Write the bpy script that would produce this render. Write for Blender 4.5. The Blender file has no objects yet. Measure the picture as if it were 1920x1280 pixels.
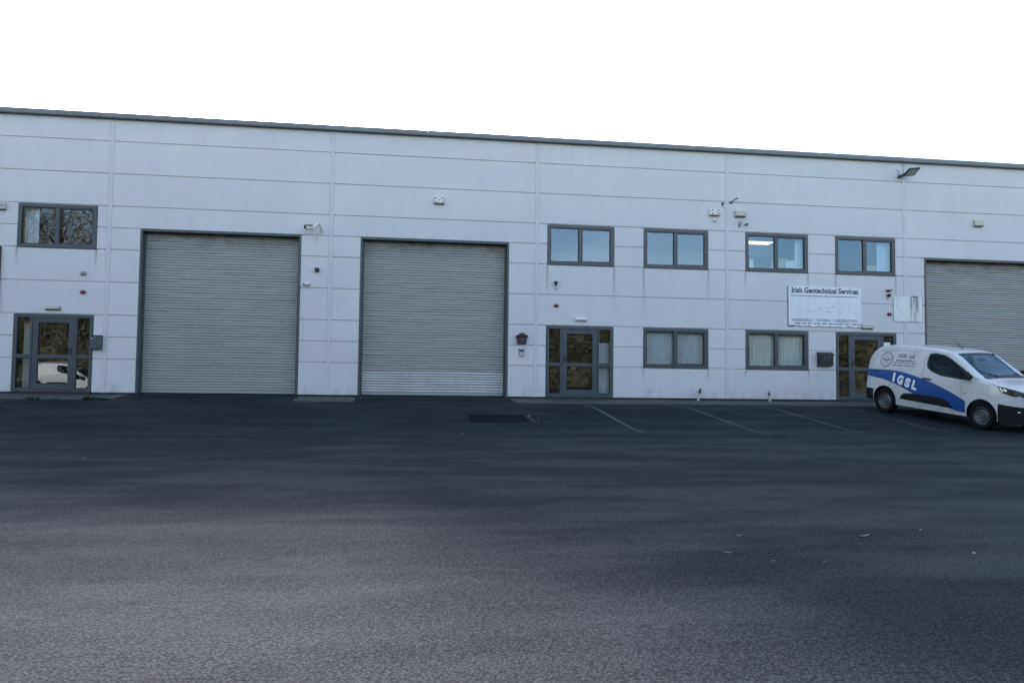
import bpy, bmesh, math, random
import numpy as np
from mathutils import Matrix, Vector
R = math.radians
random.seed(7)
scn = bpy.context.scene
col = scn.collection

# ------------------------------------------------------------------ camera
cam_data = bpy.data.cameras.new('camera')
cam = bpy.data.objects.new('camera', cam_data)
col.objects.link(cam)
YAW, PITCH, ROLL = -0.1440455, 0.0513706, -0.0122943
rot = Matrix.Rotation(YAW, 3, 'Z') @ Matrix.Rotation(PITCH, 3, 'X') @ Matrix.Rotation(ROLL, 3, 'Y')
right, fwd, up = rot.col[0], rot.col[1], rot.col[2]
cam.matrix_world = Matrix(((right.x, up.x, -fwd.x, 0.0), (right.y, up.y, -fwd.y, -23.536),
                           (right.z, up.z, -fwd.z, 0.382), (0, 0, 0, 1)))
cam_data.sensor_width = 36.0
cam_data.lens = 1529.32 / 1920 * 36.0
cam_data.clip_end = 3000
scn.camera = cam

# ------------------------------------------------------------------ sky, sun, exposure
SUN_EL, SUN_AZ = 18.0, -9.0          # degrees; azimuth measured from +Y (behind the building) towards +X
world = bpy.data.worlds.new('World')
scn.world = world
world.use_nodes = True
wn, wl = world.node_tree.nodes, world.node_tree.links
bg = wn['Background']
sky = wn.new('ShaderNodeTexSky')
sky.sky_type = 'NISHITA'
sky.sun_disc = False
sky.sun_elevation = R(SUN_EL)
sky.sun_rotation = R(SUN_AZ)
sky.altitude = 60
sky.air_density = 1.0
sky.dust_density = 1.5
sky.ozone_density = 1.1
# thin broken cloud over the whole sky
tc = wn.new('ShaderNodeTexCoord')
mp = wn.new('ShaderNodeMapping'); mp.inputs['Scale'].default_value = (1.0, 1.0, 2.6)
nz = wn.new('ShaderNodeTexNoise'); nz.inputs['Scale'].default_value = 2.3; nz.inputs['Detail'].default_value = 7; nz.inputs['Roughness'].default_value = 0.55
rp = wn.new('ShaderNodeValToRGB'); rp.color_ramp.elements[0].position = 0.50; rp.color_ramp.elements[1].position = 0.72
rp.color_ramp.elements[0].color = (0, 0, 0, 1); rp.color_ramp.elements[1].color = (0.75, 0.75, 0.75, 1)
hs = wn.new('ShaderNodeHueSaturation'); hs.inputs['Saturation'].default_value = 0.12; hs.inputs['Value'].default_value = 1.7
mx = wn.new('ShaderNodeMix'); mx.data_type = 'RGBA'
wl.new(tc.outputs['Generated'], mp.inputs['Vector']); wl.new(mp.outputs['Vector'], nz.inputs['Vector'])
wl.new(nz.outputs['Fac'], rp.inputs['Fac']); wl.new(rp.outputs['Color'], mx.inputs['Factor'])
wl.new(sky.outputs['Color'], hs.inputs['Color'])
wl.new(sky.outputs['Color'], mx.inputs['A']); wl.new(hs.outputs['Color'], mx.inputs['B'])
wl.new(mx.outputs['Result'], bg.inputs['Color'])
bg.inputs['Strength'].default_value = 0.15

sun_data = bpy.data.lights.new('sun', 'SUN')
sun = bpy.data.objects.new('sun', sun_data); col.objects.link(sun)
sun_data.energy = 3.0; sun_data.angle = R(0.5); sun_data.color = (1.0, 0.93, 0.82)
sdir = Vector((math.sin(R(SUN_AZ)) * math.cos(R(SUN_EL)), math.cos(R(SUN_AZ)) * math.cos(R(SUN_EL)), math.sin(R(SUN_EL))))
sun.rotation_euler = sdir.to_track_quat('Z', 'Y').to_euler()
sun.location = sdir * 200

scn.view_settings.view_transform = 'Standard'
scn.view_settings.look = 'None'
scn.view_settings.gamma = 1.0
scn.view_settings.use_curve_mapping = False
scn.view_settings.exposure = 1.87

# ------------------------------------------------------------------ material helpers
def mat(name, colour, rough=0.6, metal=0.0, spec=0.5, coat=0.0):
    m = bpy.data.materials.new(name); m.use_nodes = True
    b = m.node_tree.nodes['Principled BSDF']
    b.inputs['Base Color'].default_value = (*colour, 1); b.inputs['Roughness'].default_value = rough
    b.inputs['Metallic'].default_value = metal; b.inputs['Specular IOR Level'].default_value = spec
    b.inputs['Coat Weight'].default_value = coat
    return m
class NT:
    """small wrapper for building node trees"""
    def __init__(self, m): self.m = m; self.n = m.node_tree.nodes; self.l = m.node_tree.links; self.b = self.n.get('Principled BSDF')
    def node(self, t, **kw):
        n = self.n.new(t)
        for k, v in kw.items(): setattr(n, k, v)
        return n
    def set(self, sock, v):
        if isinstance(v, bpy.types.NodeSocket): self.l.new(v, sock)
        else: sock.default_value = v
    def math(self, op, a, b=0.0, c=None, clamp=False):
        n = self.node('ShaderNodeMath', operation=op, use_clamp=clamp)
        self.set(n.inputs[0], a); self.set(n.inputs[1], b)
        if c is not None: self.set(n.inputs[2], c)
        return n.outputs[0]
    def ramp(self, v, lo, hi, a=0.0, b=1.0):
        n = self.node('ShaderNodeMapRange', clamp=True); n.interpolation_type = 'SMOOTHSTEP'
        self.set(n.inputs['Value'], v)
        n.inputs['From Min'].default_value = lo; n.inputs['From Max'].default_value = hi
        n.inputs['To Min'].default_value = a; n.inputs['To Max'].default_value = b
        return n.outputs[0]
    def pos(self): return self.node('ShaderNodeNewGeometry').outputs['Position']
    def obj(self): return self.node('ShaderNodeTexCoord').outputs['Object']
    def sep(self, v):
        n = self.node('ShaderNodeSeparateXYZ'); self.l.new(v, n.inputs[0]); return n.outputs
    def noise(self, v, scale, detail=4, rough=0.55, stretch=(1, 1, 1)):
        mpn = self.node('ShaderNodeMapping'); mpn.inputs['Scale'].default_value = stretch
        self.l.new(v, mpn.inputs['Vector'])
        n = self.node('ShaderNodeTexNoise'); n.inputs['Scale'].default_value = scale
        n.inputs['Detail'].default_value = detail; n.inputs['Roughness'].default_value = rough
        self.l.new(mpn.outputs[0], n.inputs['Vector']); return n.outputs['Fac']
    def mix(self, f, a, b):
        n = self.node('ShaderNodeMix', data_type='RGBA')
        self.set(n.inputs['Factor'], f)
        self.set(n.inputs['A'], (*a, 1) if isinstance(a, tuple) else a)
        self.set(n.inputs['B'], (*b, 1) if isinstance(b, tuple) else b)
        return n.outputs['Result']
    def bump(self, h, strength, dist=0.01):
        n = self.node('ShaderNodeBump'); n.inputs['Strength'].default_value = strength; n.inputs['Distance'].default_value = dist
        self.l.new(h, n.inputs['Height']); self.l.new(n.outputs[0], self.b.inputs['Normal'])
    def base(self, v): self.set(self.b.inputs['Base Color'], v)

def noisy(name, c1, c2, scale, rough=0.6, metal=0.0, stretch=(1, 1, 1), bump=0.0, spec=0.5):
    m = mat(name, c1, rough, metal, spec); t = NT(m)
    f = t.ramp(t.noise(t.obj(), scale, 5, 0.6, stretch), 0.3, 0.7)
    t.base(t.mix(f, c1, c2))
    if bump: t.bump(t.noise(t.obj(), scale * 6, 3), bump)
    return m

M = {}
# cladding: pale grey coated steel with rain streaks below the window corners and splash dirt above the path
m = mat('cladding', (0.5, 0.5, 0.5), 0.42, 0, 0.4); t = NT(m); M['cladding'] = m
P = t.pos(); s = t.sep(P)
large = t.noise(P, 0.35, 3, 0.5); fine = t.noise(P, 2.2, 5, 0.6, (1, 1, 0.35)); stk = t.noise(P, 9.0, 3, 0.6, (1, 1, 0.05))
cA = t.mix(t.ramp(large, 0.3, 0.7), (0.555, 0.552, 0.568), (0.605, 0.598, 0.608))
cB = t.mix(t.ramp(fine, 0.35, 0.75, 0, 0.35), cA, (0.51, 0.505, 0.525))
rnd = t.node('ShaderNodeObjectInfo').outputs['Random']
cB = t.mix(t.math('MULTIPLY', rnd, 0.45), cB, (0.53, 0.525, 0.55))
cC = t.mix(t.math('MULTIPLY', t.ramp(stk, 0.48, 0.8), 0.13), cB, (0.36, 0.37, 0.37))
streak = None
STREAKS = [(4.44, 3.9, 1.3), (6.47, 3.9, 1.6), (7.385, 3.9, 1.5), (9.414, 3.9, 1.3), (10.61, 3.9, 0.7), (12.65, 3.9, 1.2), (13.56, 3.9, 1.0),
           (15.585, 3.9, 1.3), (-10.11, 3.9, 0.6), (-8.09, 3.9, 0.7), (7.385, .9, .5), (9.414, .9, .55), (10.61, .9, .4), (12.65, .9, .4), (-2.22, 4.55, .35)]
for (u0, zt, ln) in STREAKS:
    du = t.math('ABSOLUTE', t.math('SUBTRACT', s[0], u0))
    a = t.ramp(du, 0.012, 0.055, 1, 0)
    b = t.ramp(t.math('SUBTRACT', zt, s[2]), 0.0, ln, 1, 0)
    c_ = t.math('MULTIPLY', t.math('MULTIPLY', a, b), t.math('GREATER_THAN', zt, s[2]))
    streak = c_ if streak is None else t.math('MAXIMUM', streak, c_)
cD = t.mix(t.math('MULTIPLY', streak, t.ramp(stk, 0.2, 0.7, 0.25, 0.7)), cC, (0.22, 0.23, 0.22))
spl = t.math('MULTIPLY', t.ramp(s[2], 0.02, 0.42, 1, 0), t.ramp(t.noise(P, 3.0, 6, 0.65, (1, 1, .5)), 0.42, 0.75))
t.base(t.mix(t.math('MULTIPLY', spl, 0.55), cD, (0.24, 0.25, 0.22)))
t.set(t.b.inputs['Roughness'], t.ramp(fine, 0.3, 0.8, 0.42, 0.6))
t.bump(t.noise(P, 1.1, 2, 0.5, (1, 1, 0.6)), 0.10, 0.012)

M['joint'] = noisy('joint_steel', (0.55, 0.545, 0.565), (0.50, 0.50, 0.52), 1.5, 0.5)
M['backing'] = mat('backing', (0.56, 0.56, 0.57), 0.7)
M['trim'] = noisy('trim_grey', (0.155, 0.168, 0.175), (0.13, 0.14, 0.147), 0.9, 0.45, spec=0.5)
M['lip'] = mat('trim_lip', (0.045, 0.048, 0.052), 0.5)
M['roof'] = mat('roof_grey', (0.25, 0.26, 0.27), 0.6)
M['frame'] = noisy('frame_grey', (0.046, 0.054, 0.064), (0.054, 0.062, 0.072), 3.0, 0.42)
M['gasket'] = mat('gasket', (0.015, 0.017, 0.02), 0.6)
M['steel'] = noisy('roller_surround', (0.058, 0.074, 0.080), (0.050, 0.064, 0.070), 2.0, 0.45)
M['room'] = mat('room_wall', (0.10, 0.10, 0.095), 0.9)
M['hall'] = mat('hall_dark', (0.05, 0.05, 0.05), 0.9)
M['black'] = mat('black_plastic', (0.018, 0.018, 0.02), 0.45)
M['white_plastic'] = noisy('white_plastic', (0.66, 0.66, 0.64), (0.58, 0.58, 0.55), 6, 0.4)
M['cream'] = noisy('aged_cream_plastic', (0.52, 0.50, 0.38), (0.42, 0.41, 0.32), 9, 0.45)
M['beige'] = noisy('beige_plastic', (0.50, 0.49, 0.42), (0.43, 0.42, 0.36), 9, 0.5)
M['red'] = mat('red_lens', (0.26, 0.018, 0.02), 0.25)
M['darkred'] = mat('dark_red_print', (0.20, 0.03, 0.04), 0.5)
M['slate'] = noisy('slate_box', (0.055, 0.065, 0.085), (0.045, 0.052, 0.07), 6, 0.4)
M['brown'] = noisy('dark_brown_box', (0.012, 0.0105, 0.0105), (0.019, 0.016, 0.0155), 7, 0.45)
M['grey'] = noisy('mid_grey', (0.30, 0.31, 0.32), (0.25, 0.26, 0.27), 8, 0.5)
M['darkgrey'] = mat('dark_grey', (0.06, 0.065, 0.07), 0.5)
M['maroon'] = mat('maroon_board', (0.040, 0.008, 0.013), 0.45)
M['paper'] = mat('white_paper', (0.72, 0.72, 0.70), 0.8)
M['ink'] = mat('dark_ink', (0.035, 0.042, 0.06), 0.6)
M['fadedink'] = mat('faded_ink', (0.20, 0.23, 0.28), 0.7)
M['greyprint'] = mat('grey_print', (0.38, 0.41, 0.45), 0.7)
M['card'] = noisy('cardboard', (0.42, 0.31, 0.18), (0.36, 0.26, 0.15), 5, 0.8)
M['leaf'] = noisy('fallen_leaf', (0.27, 0.23, 0.16), (0.18, 0.13, 0.06), 12, 0.7)
M['weed'] = noisy('weed_green', (0.05, 0.11, 0.022), (0.03, 0.065, 0.015), 30, 0.6)
M['hose'] = mat('lens_dark', (0.01, 0.01, 0.012), 0.15)
M['floodglass'] = mat('flood_glass', (0.34, 0.33, 0.25), 0.2)
M['curtain'] = noisy('net_curtain', (0.70, 0.72, 0.75), (0.58, 0.61, 0.66), 4, 0.9, stretch=(3, 1, 0.2))
M['blind'] = noisy('blind_fabric', (0.80, 0.80, 0.76), (0.68, 0.67, 0.61), 5, 0.9, stretch=(4, 1, 0.2))

# galvanised roller lath with dull stains
m = mat('galvanised', (0.4, 0.41, 0.41), 0.55, 0.25, 0.4); t = NT(m); M['galv'] = m
P = t.pos(); s = t.sep(P)
rnd = t.node('ShaderNodeObjectInfo').outputs['Random']
v = t.noise(P, 1.6, 5, 0.6, (1, 1, 3.5)); w = t.noise(P, 0.5, 3, 0.5, (1, 1, 1))
c = t.mix(t.ramp(v, 0.3, 0.75), (0.285, 0.282, 0.272), (0.345, 0.338, 0.322))
c = t.mix(t.math('MULTIPLY', rnd, 0.35), c, (0.275, 0.272, 0.262))
c = t.mix(t.ramp(w, 0.45, 0.7, 0, 0.3), c, (0.27, 0.262, 0.24))
rust = t.math('MULTIPLY', t.ramp(s[2], 3.8, 4.35), t.ramp(t.noise(P, 2.4, 5, 0.65, (1, 1, 2)), 0.38, 0.65))
c = t.mix(t.math('MULTIPLY', rust, 0.75), c, (0.20, 0.175, 0.145))
t.base(c); t.set(t.b.inputs['Roughness'], t.ramp(v, 0.3, 0.8, 0.5, 0.66))
M['galv_new'] = noisy('galvanised_new', (0.46, 0.455, 0.44), (0.38, 0.376, 0.365), 1.5, 0.45, 0.35, (1, 1, 4))

# glazing: clear, reflecting more at grazing angles (both faces of the pane reflect)
def glass(name, tint, ior, refl=(0.57, 0.78, 1.0)):
    m = bpy.data.materials.new(name); m.use_nodes = True; n, l = m.node_tree.nodes, m.node_tree.links
    n.remove(n['Principled BSDF'])
    tr = n.new('ShaderNodeBsdfTransparent'); tr.inputs[0].default_value = (*tint, 1)
    gl = n.new('ShaderNodeBsdfGlossy'); gl.inputs['Roughness'].default_value = 0.0
    gl.inputs['Color'].default_value = (*refl, 1)
    fr = n.new('ShaderNodeFresnel'); fr.inputs['IOR'].default_value = ior
    g = n.new('ShaderNodeNewGeometry'); inv = n.new('ShaderNodeMath'); inv.operation = 'SUBTRACT'; inv.inputs[0].default_value = 1
    l.new(g.outputs['Backfacing'], inv.inputs[1])
    mu = n.new('ShaderNodeMath'); mu.operation = 'MULTIPLY'; l.new(fr.outputs[0], mu.inputs[0]); l.new(inv.outputs[0], mu.inputs[1])
    tx = n.new('ShaderNodeTexCoord'); no = n.new('ShaderNodeTexNoise'); no.inputs['Scale'].default_value = 1.1; no.inputs['Detail'].default_value = 1
    bu = n.new('ShaderNodeBump'); bu.inputs['Strength'].default_value = 0.004; bu.inputs['Distance'].default_value = 0.03
    l.new(tx.outputs['Object'], no.inputs['Vector']); l.new(no.outputs['Fac'], bu.inputs['Height']); l.new(bu.outputs[0], gl.inputs['Normal'])
    mi = n.new('ShaderNodeMixShader'); l.new(mu.outputs[0], mi.inputs[0]); l.new(tr.outputs[0], mi.inputs[1]); l.new(gl.outputs[0], mi.inputs[2])
    l.new(mi.outputs[0], n['Material Output'].inputs[0])
    return m
M['glass'] = glass('window_glass', (0.82, 0.86, 0.87), 1.95)
M['doorglass'] = glass('door_glass', (0.84, 0.87, 0.87), 1.9, (0.76, 0.86, 0.98))
M['carglass'] = glass('van_glass', (0.55, 0.62, 0.60), 1.42)

# ------------------------------------------------------------------ mesh helpers
class MB:
    def __init__(self): self.v = []; self.f = []; self.sm = []
    def add(self, vs, fs, smooth=False):
        o = len(self.v); self.v += [tuple(p) for p in vs]; self.f += [tuple(i + o for i in f) for f in fs]; self.sm += [smooth] * len(fs); return self
    def box(self, x0, x1, y0, y1, z0, z1):
        x0, x1 = min(x0, x1), max(x0, x1); y0, y1 = min(y0, y1), max(y0, y1); z0, z1 = min(z0, z1), max(z0, z1)
        return self.add([(x, y, z) for z in (z0, z1) for y in (y0, y1) for x in (x0, x1)],
                        [(0, 2, 3, 1), (4, 5, 7, 6), (0, 1, 5, 4), (2, 6, 7, 3), (0, 4, 6, 2), (1, 3, 7, 5)])
    def prism(self, poly, axis, a, b):
        """poly: list of 2-D points; axis 'x': (y,z), 'y': (x,z), 'z': (x,y)"""
        def p3(p, h): return (h, p[0], p[1]) if axis == 'x' else ((p[0], h, p[1]) if axis == 'y' else (p[0], p[1], h))
        n = len(poly); vs = [p3(p, a) for p in poly] + [p3(p, b) for p in poly]
        fs = [tuple(range(n - 1, -1, -1)), tuple(range(n, 2 * n))] + [(i, (i + 1) % n, n + (i + 1) % n, n + i) for i in range(n)]
        return self.add(vs, fs)
    def tube(self, pts, r, n=8, caps=True):
        pts = [Vector(p) for p in pts]; rs = r if isinstance(r, (list, tuple)) else [r] * len(pts)
        vs = []; fs = []
        for i, p in enumerate(pts):
            d = (pts[min(i + 1, len(pts) - 1)] - pts[max(i - 1, 0)]).normalized()
            a = d.cross(Vector((0, 0, 1)) if abs(d.z) < 0.9 else Vector((1, 0, 0))).normalized(); b = d.cross(a)
            for k in range(n):
                an = 2 * math.pi * k / n; vs.append(p + (a * math.cos(an) + b * math.sin(an)) * rs[i])
        for i in range(len(pts) - 1):
            for k in range(n):
                fs.append((i * n + k, i * n + (k + 1) % n, (i + 1) * n + (k + 1) % n, (i + 1) * n + k))
        self.add(vs, fs, True)
        if caps: 
            o = len(vs) - n
            self.add(vs[:n], [tuple(range(n - 1, -1, -1))]); self.add(vs[o:], [tuple(range(n))])
        return self
    def lathe(self, prof, centre, axis='y', n=24, sx=1.0, sz=1.0):
        """prof: (radius, height along axis)"""
        vs = []; fs = []; c = Vector(centre); k = len(prof)
        for j in range(n):
            a = 2 * math.pi * j / n
            for (r, h) in prof:
                u, w = r * math.cos(a) * sx, r * math.sin(a) * sz
                vs.append(c + (Vector((u, h, w)) if axis == 'y' else (Vector((u, w, h)) if axis == 'z' else Vector((h, u, w)))))
        for j in range(n):
            for i in range(k - 1):
                fs.append((j * k + i, j * k + i + 1, ((j + 1) % n) * k + i + 1, ((j + 1) % n) * k + i))
        return self.add(vs, fs, True)
    def mesh(self, name, material, bevel=0.0, sharp=35):
        me = bpy.data.meshes.new(name); bm = bmesh.new()
        bv = [bm.verts.new(p) for p in self.v]
        for f, s_ in zip(self.f, self.sm):
            try: fa = bm.faces.new([bv[i] for i in f]); fa.smooth = s_
            except ValueError: pass
        bmesh.ops.remove_doubles(bm, verts=bm.verts, dist=1e-5)
        bmesh.ops.dissolve_degenerate(bm, edges=bm.edges, dist=1e-6)
        bmesh.ops.recalc_face_normals(bm, faces=bm.faces)
        if bevel:
            es = [e for e in bm.edges if len(e.link_faces) == 2 and e.calc_face_angle(0) > 0.6]
            bmesh.ops.bevel(bm, geom=es, offset=bevel, segments=2, profile=0.5, affect='EDGES', clamp_overlap=True)
        bm.to_mesh(me); bm.free()
        if any(self.sm): me.set_sharp_from_angle(angle=R(sharp))
        me.materials.append(material)
        return me
    def build(self, name, material, parent=None, loc=(0, 0, 0), bevel=0.0, label=None, sharp=35):
        return link(name, self.mesh(name, material, bevel, sharp), parent, loc, label)
def link(name, data, parent=None, loc=(0, 0, 0), label=None):
    o = bpy.data.objects.new(name, data); col.objects.link(o); o.location = loc
    if parent is not None: o.parent = parent
    if label: o['label'] = label
    return o
def tag(o, label=None, cat=None, group=None, kind=None):
    if label: o['label'] = label
    if cat: o['category'] = cat
    if group: o['group'] = group
    if kind: o['kind'] = kind
    return o
def empty(name, loc, label, cat, group=None, rotz=0):
    o = bpy.data.objects.new(name, None); col.objects.link(o); o.location = loc; o.rotation_euler = (0, 0, rotz)
    o.empty_display_size = 0.2
    return tag(o, label, cat, group)
def copy_tree(o, parent=None):
    c = o.copy(); col.objects.link(c); c.parent = parent
    for ch in list(o.children): copy_tree(ch, c)
    return c
def text_mesh(txt, height, bold=0.0, width=None, shear=0.0):
    """flat outline of a word: list of verts (x, z) and faces; baseline at z=0, cap height = height"""
    cu = bpy.data.curves.new('lettering', 'FONT'); cu.body = txt; cu.size = 1.0; cu.offset = bold; cu.resolution_u = 3; cu.shear = shear
    o = bpy.data.objects.new('lettering', cu); col.objects.link(o)
    dg = bpy.context.evaluated_depsgraph_get(); me = bpy.data.meshes.new_from_object(o.evaluated_get(dg))
    vs = [(v.co.x, v.co.y) for v in me.vertices]; fs = [tuple(p.vertices) for p in me.polygons]
    bpy.data.objects.remove(o); bpy.data.curves.remove(cu); bpy.data.meshes.remove(me)
    x0 = min(v[0] for v in vs); x1 = max(v[0] for v in vs); k = height / 0.69
    kx = k if width is None else width / (x1 - x0)
    return [((x - x0) * kx, y * k) for x, y in vs], fs
def flat_text(mb, txt, x, z, height, y, bold=0.0, width=None, tilt=0.0, shear=0.0):
    vs, fs = text_mesh(txt, height, bold, width, shear); c, s_ = math.cos(tilt), math.sin(tilt)
    mb.add([(x + a * c - b * s_, y, z + a * s_ + b * c) for a, b in vs], fs); return mb
# ------------------------------------------------------------------ ground
ROLLERS = [(-6.955, -2.65), (-0.985, 3.29), (16.58, 20.885)]
DZ = [(0, -.165), (1.3, -.165), (2.9, -.196), (6.3, -.577), (7.2, -.63), (10, -.75), (23.5, -1.12), (28, -1.08), (38, 0.0), (60, .4), (600, -1.0)]
RZ = [(0, -.012), (.5, -.045), (1.3, -.125), (2.9, -.196)]
def zg(d): return float(np.interp(d, [a for a, b in DZ], [b for a, b in DZ]))
def rampw(u):
    w = 0.0
    for a, b in ROLLERS:
        e = min(u - a, b - u)
        w = max(w, min(1.0, max(0.0, (e + 0.16) / 0.16)))
    return w
def zground(u, d):
    if d < -0.5: return -0.35 if d > -80 else -1.0
    base = zg(max(d, 0))
    if d < 2.9:
        w = rampw(u)
        if d >= 1.3: w = w * 1.0
        r = float(np.interp(max(d, 0), [a for a, b in RZ], [b for a, b in RZ]))
        return base * (1 - w) + r * w
    return base
xs = [-900, -400, -200, -120, -80, -60, -45, -35, -28, -24] + [round(-21 + .25 * i, 3) for i in range(0, 177)] + [25, 28, 35, 45, 60, 80, 120, 200, 400, 900]
for a, b in ROLLERS: xs += [a - .16, a, b, b + .16]
xs = sorted(set(xs))
ds = [-900, -300, -81, -79, -20, -.55, -.5, 0, .15, .3, .5, .7, .9, 1.1, 1.3, 1.5, 1.8, 2.2, 2.6, 2.9, 3.3, 3.8, 4.4, 5, 5.6, 6.0, 6.3, 6.7, 7.2, 7.8, 8.6, 9.3, 10] + [10 + i for i in range(1, 31)] + [42, 45, 50, 60, 80, 120, 250, 600, 900]
vs = [(x, -d, zground(x, d)) for d in ds for x in xs]; nx = len(xs)
fs = [(j * nx + i, j * nx + i + 1, (j + 1) * nx + i + 1, (j + 1) * nx + i) for j in range(len(ds) - 1) for i in range(nx - 1)]

m = mat('asphalt', (0.05, 0.05, 0.05), 0.75, 0, 0.3); t = NT(m); M['asphalt'] = m
P = t.pos(); s = t.sep(P)
big = t.noise(P, 0.16, 4, 0.55, (0.8, 1.6, 1)); mid = t.noise(P, 0.9, 5, 0.6, (0.5, 1.4, 1)); small = t.noise(P, 6, 4, 0.6)
vo = t.node('ShaderNodeTexVoronoi'); vo.inputs['Scale'].default_value = 58; t.l.new(P, vo.inputs['Vector'])
vo2 = t.node('ShaderNodeTexVoronoi'); vo2.inputs['Scale'].default_value = 80; t.l.new(P, vo2.inputs['Vector'])
grain = t.noise(P, 70, 3, 0.65)
chip = t.sep(vo.outputs['Color'])[0]; chip2 = t.sep(vo2.outputs['Color'])[1]
# light painted into wet tarmac: shaded apron, paler sky sheen towards camera, less rightwards
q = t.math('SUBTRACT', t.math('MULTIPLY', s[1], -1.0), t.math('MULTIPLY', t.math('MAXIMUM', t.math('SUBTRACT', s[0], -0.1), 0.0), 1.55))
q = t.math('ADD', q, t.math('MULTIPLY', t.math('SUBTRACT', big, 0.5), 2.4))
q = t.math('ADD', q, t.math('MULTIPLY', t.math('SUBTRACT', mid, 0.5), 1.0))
sheenf = t.ramp(q, 12.3, 20.0)
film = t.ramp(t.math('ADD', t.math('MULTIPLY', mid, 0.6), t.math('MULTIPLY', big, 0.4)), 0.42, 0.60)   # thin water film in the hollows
sheen_tone = t.mix(t.ramp(mid, 0.3, 0.7), (0.052, 0.048, 0.044), (0.064, 0.059, 0.054))
wet_shade = t.mix(t.ramp(mid, 0.3, 0.7), (0.0165, 0.0225, 0.0300), (0.0235, 0.0310, 0.0400))
c = t.mix(sheenf, wet_shade, sheen_tone)
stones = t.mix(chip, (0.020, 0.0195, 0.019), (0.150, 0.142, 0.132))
wet_shade_stones = t.mix(chip, (0.009, 0.012, 0.016), (0.042, 0.051, 0.063))
c = t.mix(0.55, c, t.mix(sheenf, wet_shade_stones, stones))
c = t.mix(t.math('MULTIPLY', t.math('MULTIPLY', t.ramp(chip2, 0.72, 0.95), 0.40), t.ramp(sheenf, 0, 1, 0.12, 1)), c, (0.17, 0.165, 0.155))
gapf = t.ramp(vo.outputs['Distance'], 0.34, 0.62)
c = t.mix(t.ramp(grain, 0.34, 0.56, 0.6, 0.0), c, (0.006, 0.006, 0.006))
c = t.mix(t.math('MULTIPLY', gapf, 0.5), c, (0.006, 0.006, 0.006))
c = t.mix(t.ramp(small, 0.35, 0.7, 0, 0.15), c, (0.022, 0.022, 0.024))
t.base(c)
t.set(t.b.inputs['Roughness'], t.math('SUBTRACT', t.ramp(sheenf, 0, 1, 0.76, 0.62), t.math('MULTIPLY', film, 0.12)))
h = t.math('ADD', t.math('MULTIPLY', vo.outputs['Distance'], -1.0), t.math('MULTIPLY', grain, 0.7))
t.bump(h, 0.6, 0.012)
t.set(t.b.inputs['Specular IOR Level'], t.math('ADD', t.ramp(sheenf, 0, 1, 0.10, 0.54), t.math('MULTIPLY', film, 0.06)))
sp_in = t.b.inputs['Specular IOR Level']; sp_src = sp_in.links[0].from_socket
t.set(sp_in, t.math('MULTIPLY', sp_src, t.ramp(gapf, 0, 1, 1.0, 0.38)))

g = MB(); g.add(vs, fs, True)
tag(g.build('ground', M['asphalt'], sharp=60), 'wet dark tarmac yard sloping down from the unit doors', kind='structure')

# raised concrete path in front of the walls
M['path'] = noisy('damp_concrete', (0.085, 0.085, 0.086), (0.050, 0.051, 0.054), 2.2, 0.7, spec=0.3, bump=0.2)
M['kerbstone'] = noisy('damp_kerb', (0.10, 0.10, 0.10), (0.06, 0.06, 0.062), 3.0, 0.75, spec=0.3, bump=0.2)
def path(u0, u1, lab):
    a = MB(); D = 1.18
    a.prism([(0.3, -.3), (0.3, -.055), (0, -.055), (-D, -.118), (-D, -.3)], 'x', u0, u1)
    p = a.build('pavement', M['path']); tag(p, lab, kind='structure')
    k = MB(); n = max(1, round((u1 - u0) / 0.915)); w = (u1 - u0) / n
    for i in range(n):
        kb = MB(); dz = random.uniform(-.004, .004)
        kb.prism([(-1.183, -.3), (-1.183, -.117 + dz), (-1.285, -.122 + dz), (-1.30, -.135 + dz), (-1.305, -.3)], 'x', 0.004, w - 0.004)
        kb.build('kerb_stone', M['kerbstone'], p, (u0 + i * w, 0, 0))
path(-19.66, -7.12, 'concrete path along the left entrance door')
path(-2.62, -1.02, 'short concrete path between the two roller doors')
path(3.34, 16.52, 'concrete path along the office windows')
path(20.95, 33.0, 'concrete path beyond the right roller door')

# worn white bay lines
m = mat('worn_paint', (0.5, 0.5, 0.5), 0.7, 0, 0.3); t = NT(m); M['line'] = m
P = t.pos(); s = t.sep(P)
w = t.ramp(t.noise(P, 7, 6, 0.7), 0.36, 0.72); w2 = t.ramp(t.noise(P, 0.7, 3, 0.6), 0.35, 0.7)
fade = t.math('MULTIPLY', t.math('MULTIPLY', w, w2), t.ramp(s[1], -7.2, -3.0, 0.10, 1.0))
t.base(t.mix(fade, (0.028, 0.030, 0.034), (0.23, 0.23, 0.225)))
def line(u, d0, d1, lab, wd=0.09, slant=0.0):
    dd = [d0] + [d for d in ds if d0 < d < d1] + [d1]
    a = MB(); v = []
    for d in dd:
        uu = u + slant * (d - d0)
        v += [(uu - wd / 2, -d, zground(uu, d) + .004), (uu + wd / 2, -d, zground(uu, d) + .004)]
    a.add(v, [(2 * i, 2 * i + 1, 2 * i + 3, 2 * i + 2) for i in range(len(dd) - 1)])
    tag(a.build('parking_line', M['line']), lab, kind='structure')
line(5.10, 1.72, 7.0, 'worn white bay line in front of the middle entrance door', slant=0.02)
line(7.62, 1.60, 7.3, 'worn white bay line in front of the second office window', slant=0.05)
line(10.02, 1.80, 6.9, 'worn white bay line in front of the third office window', slant=0.04)
line(12.25, 2.1, 6.9, 'faint white bay line beside the van', slant=0.04)
line(-9.25, 1.75, 4.6, 'white bay line at the left entrance door', wd=0.10, slant=0.0)

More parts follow.
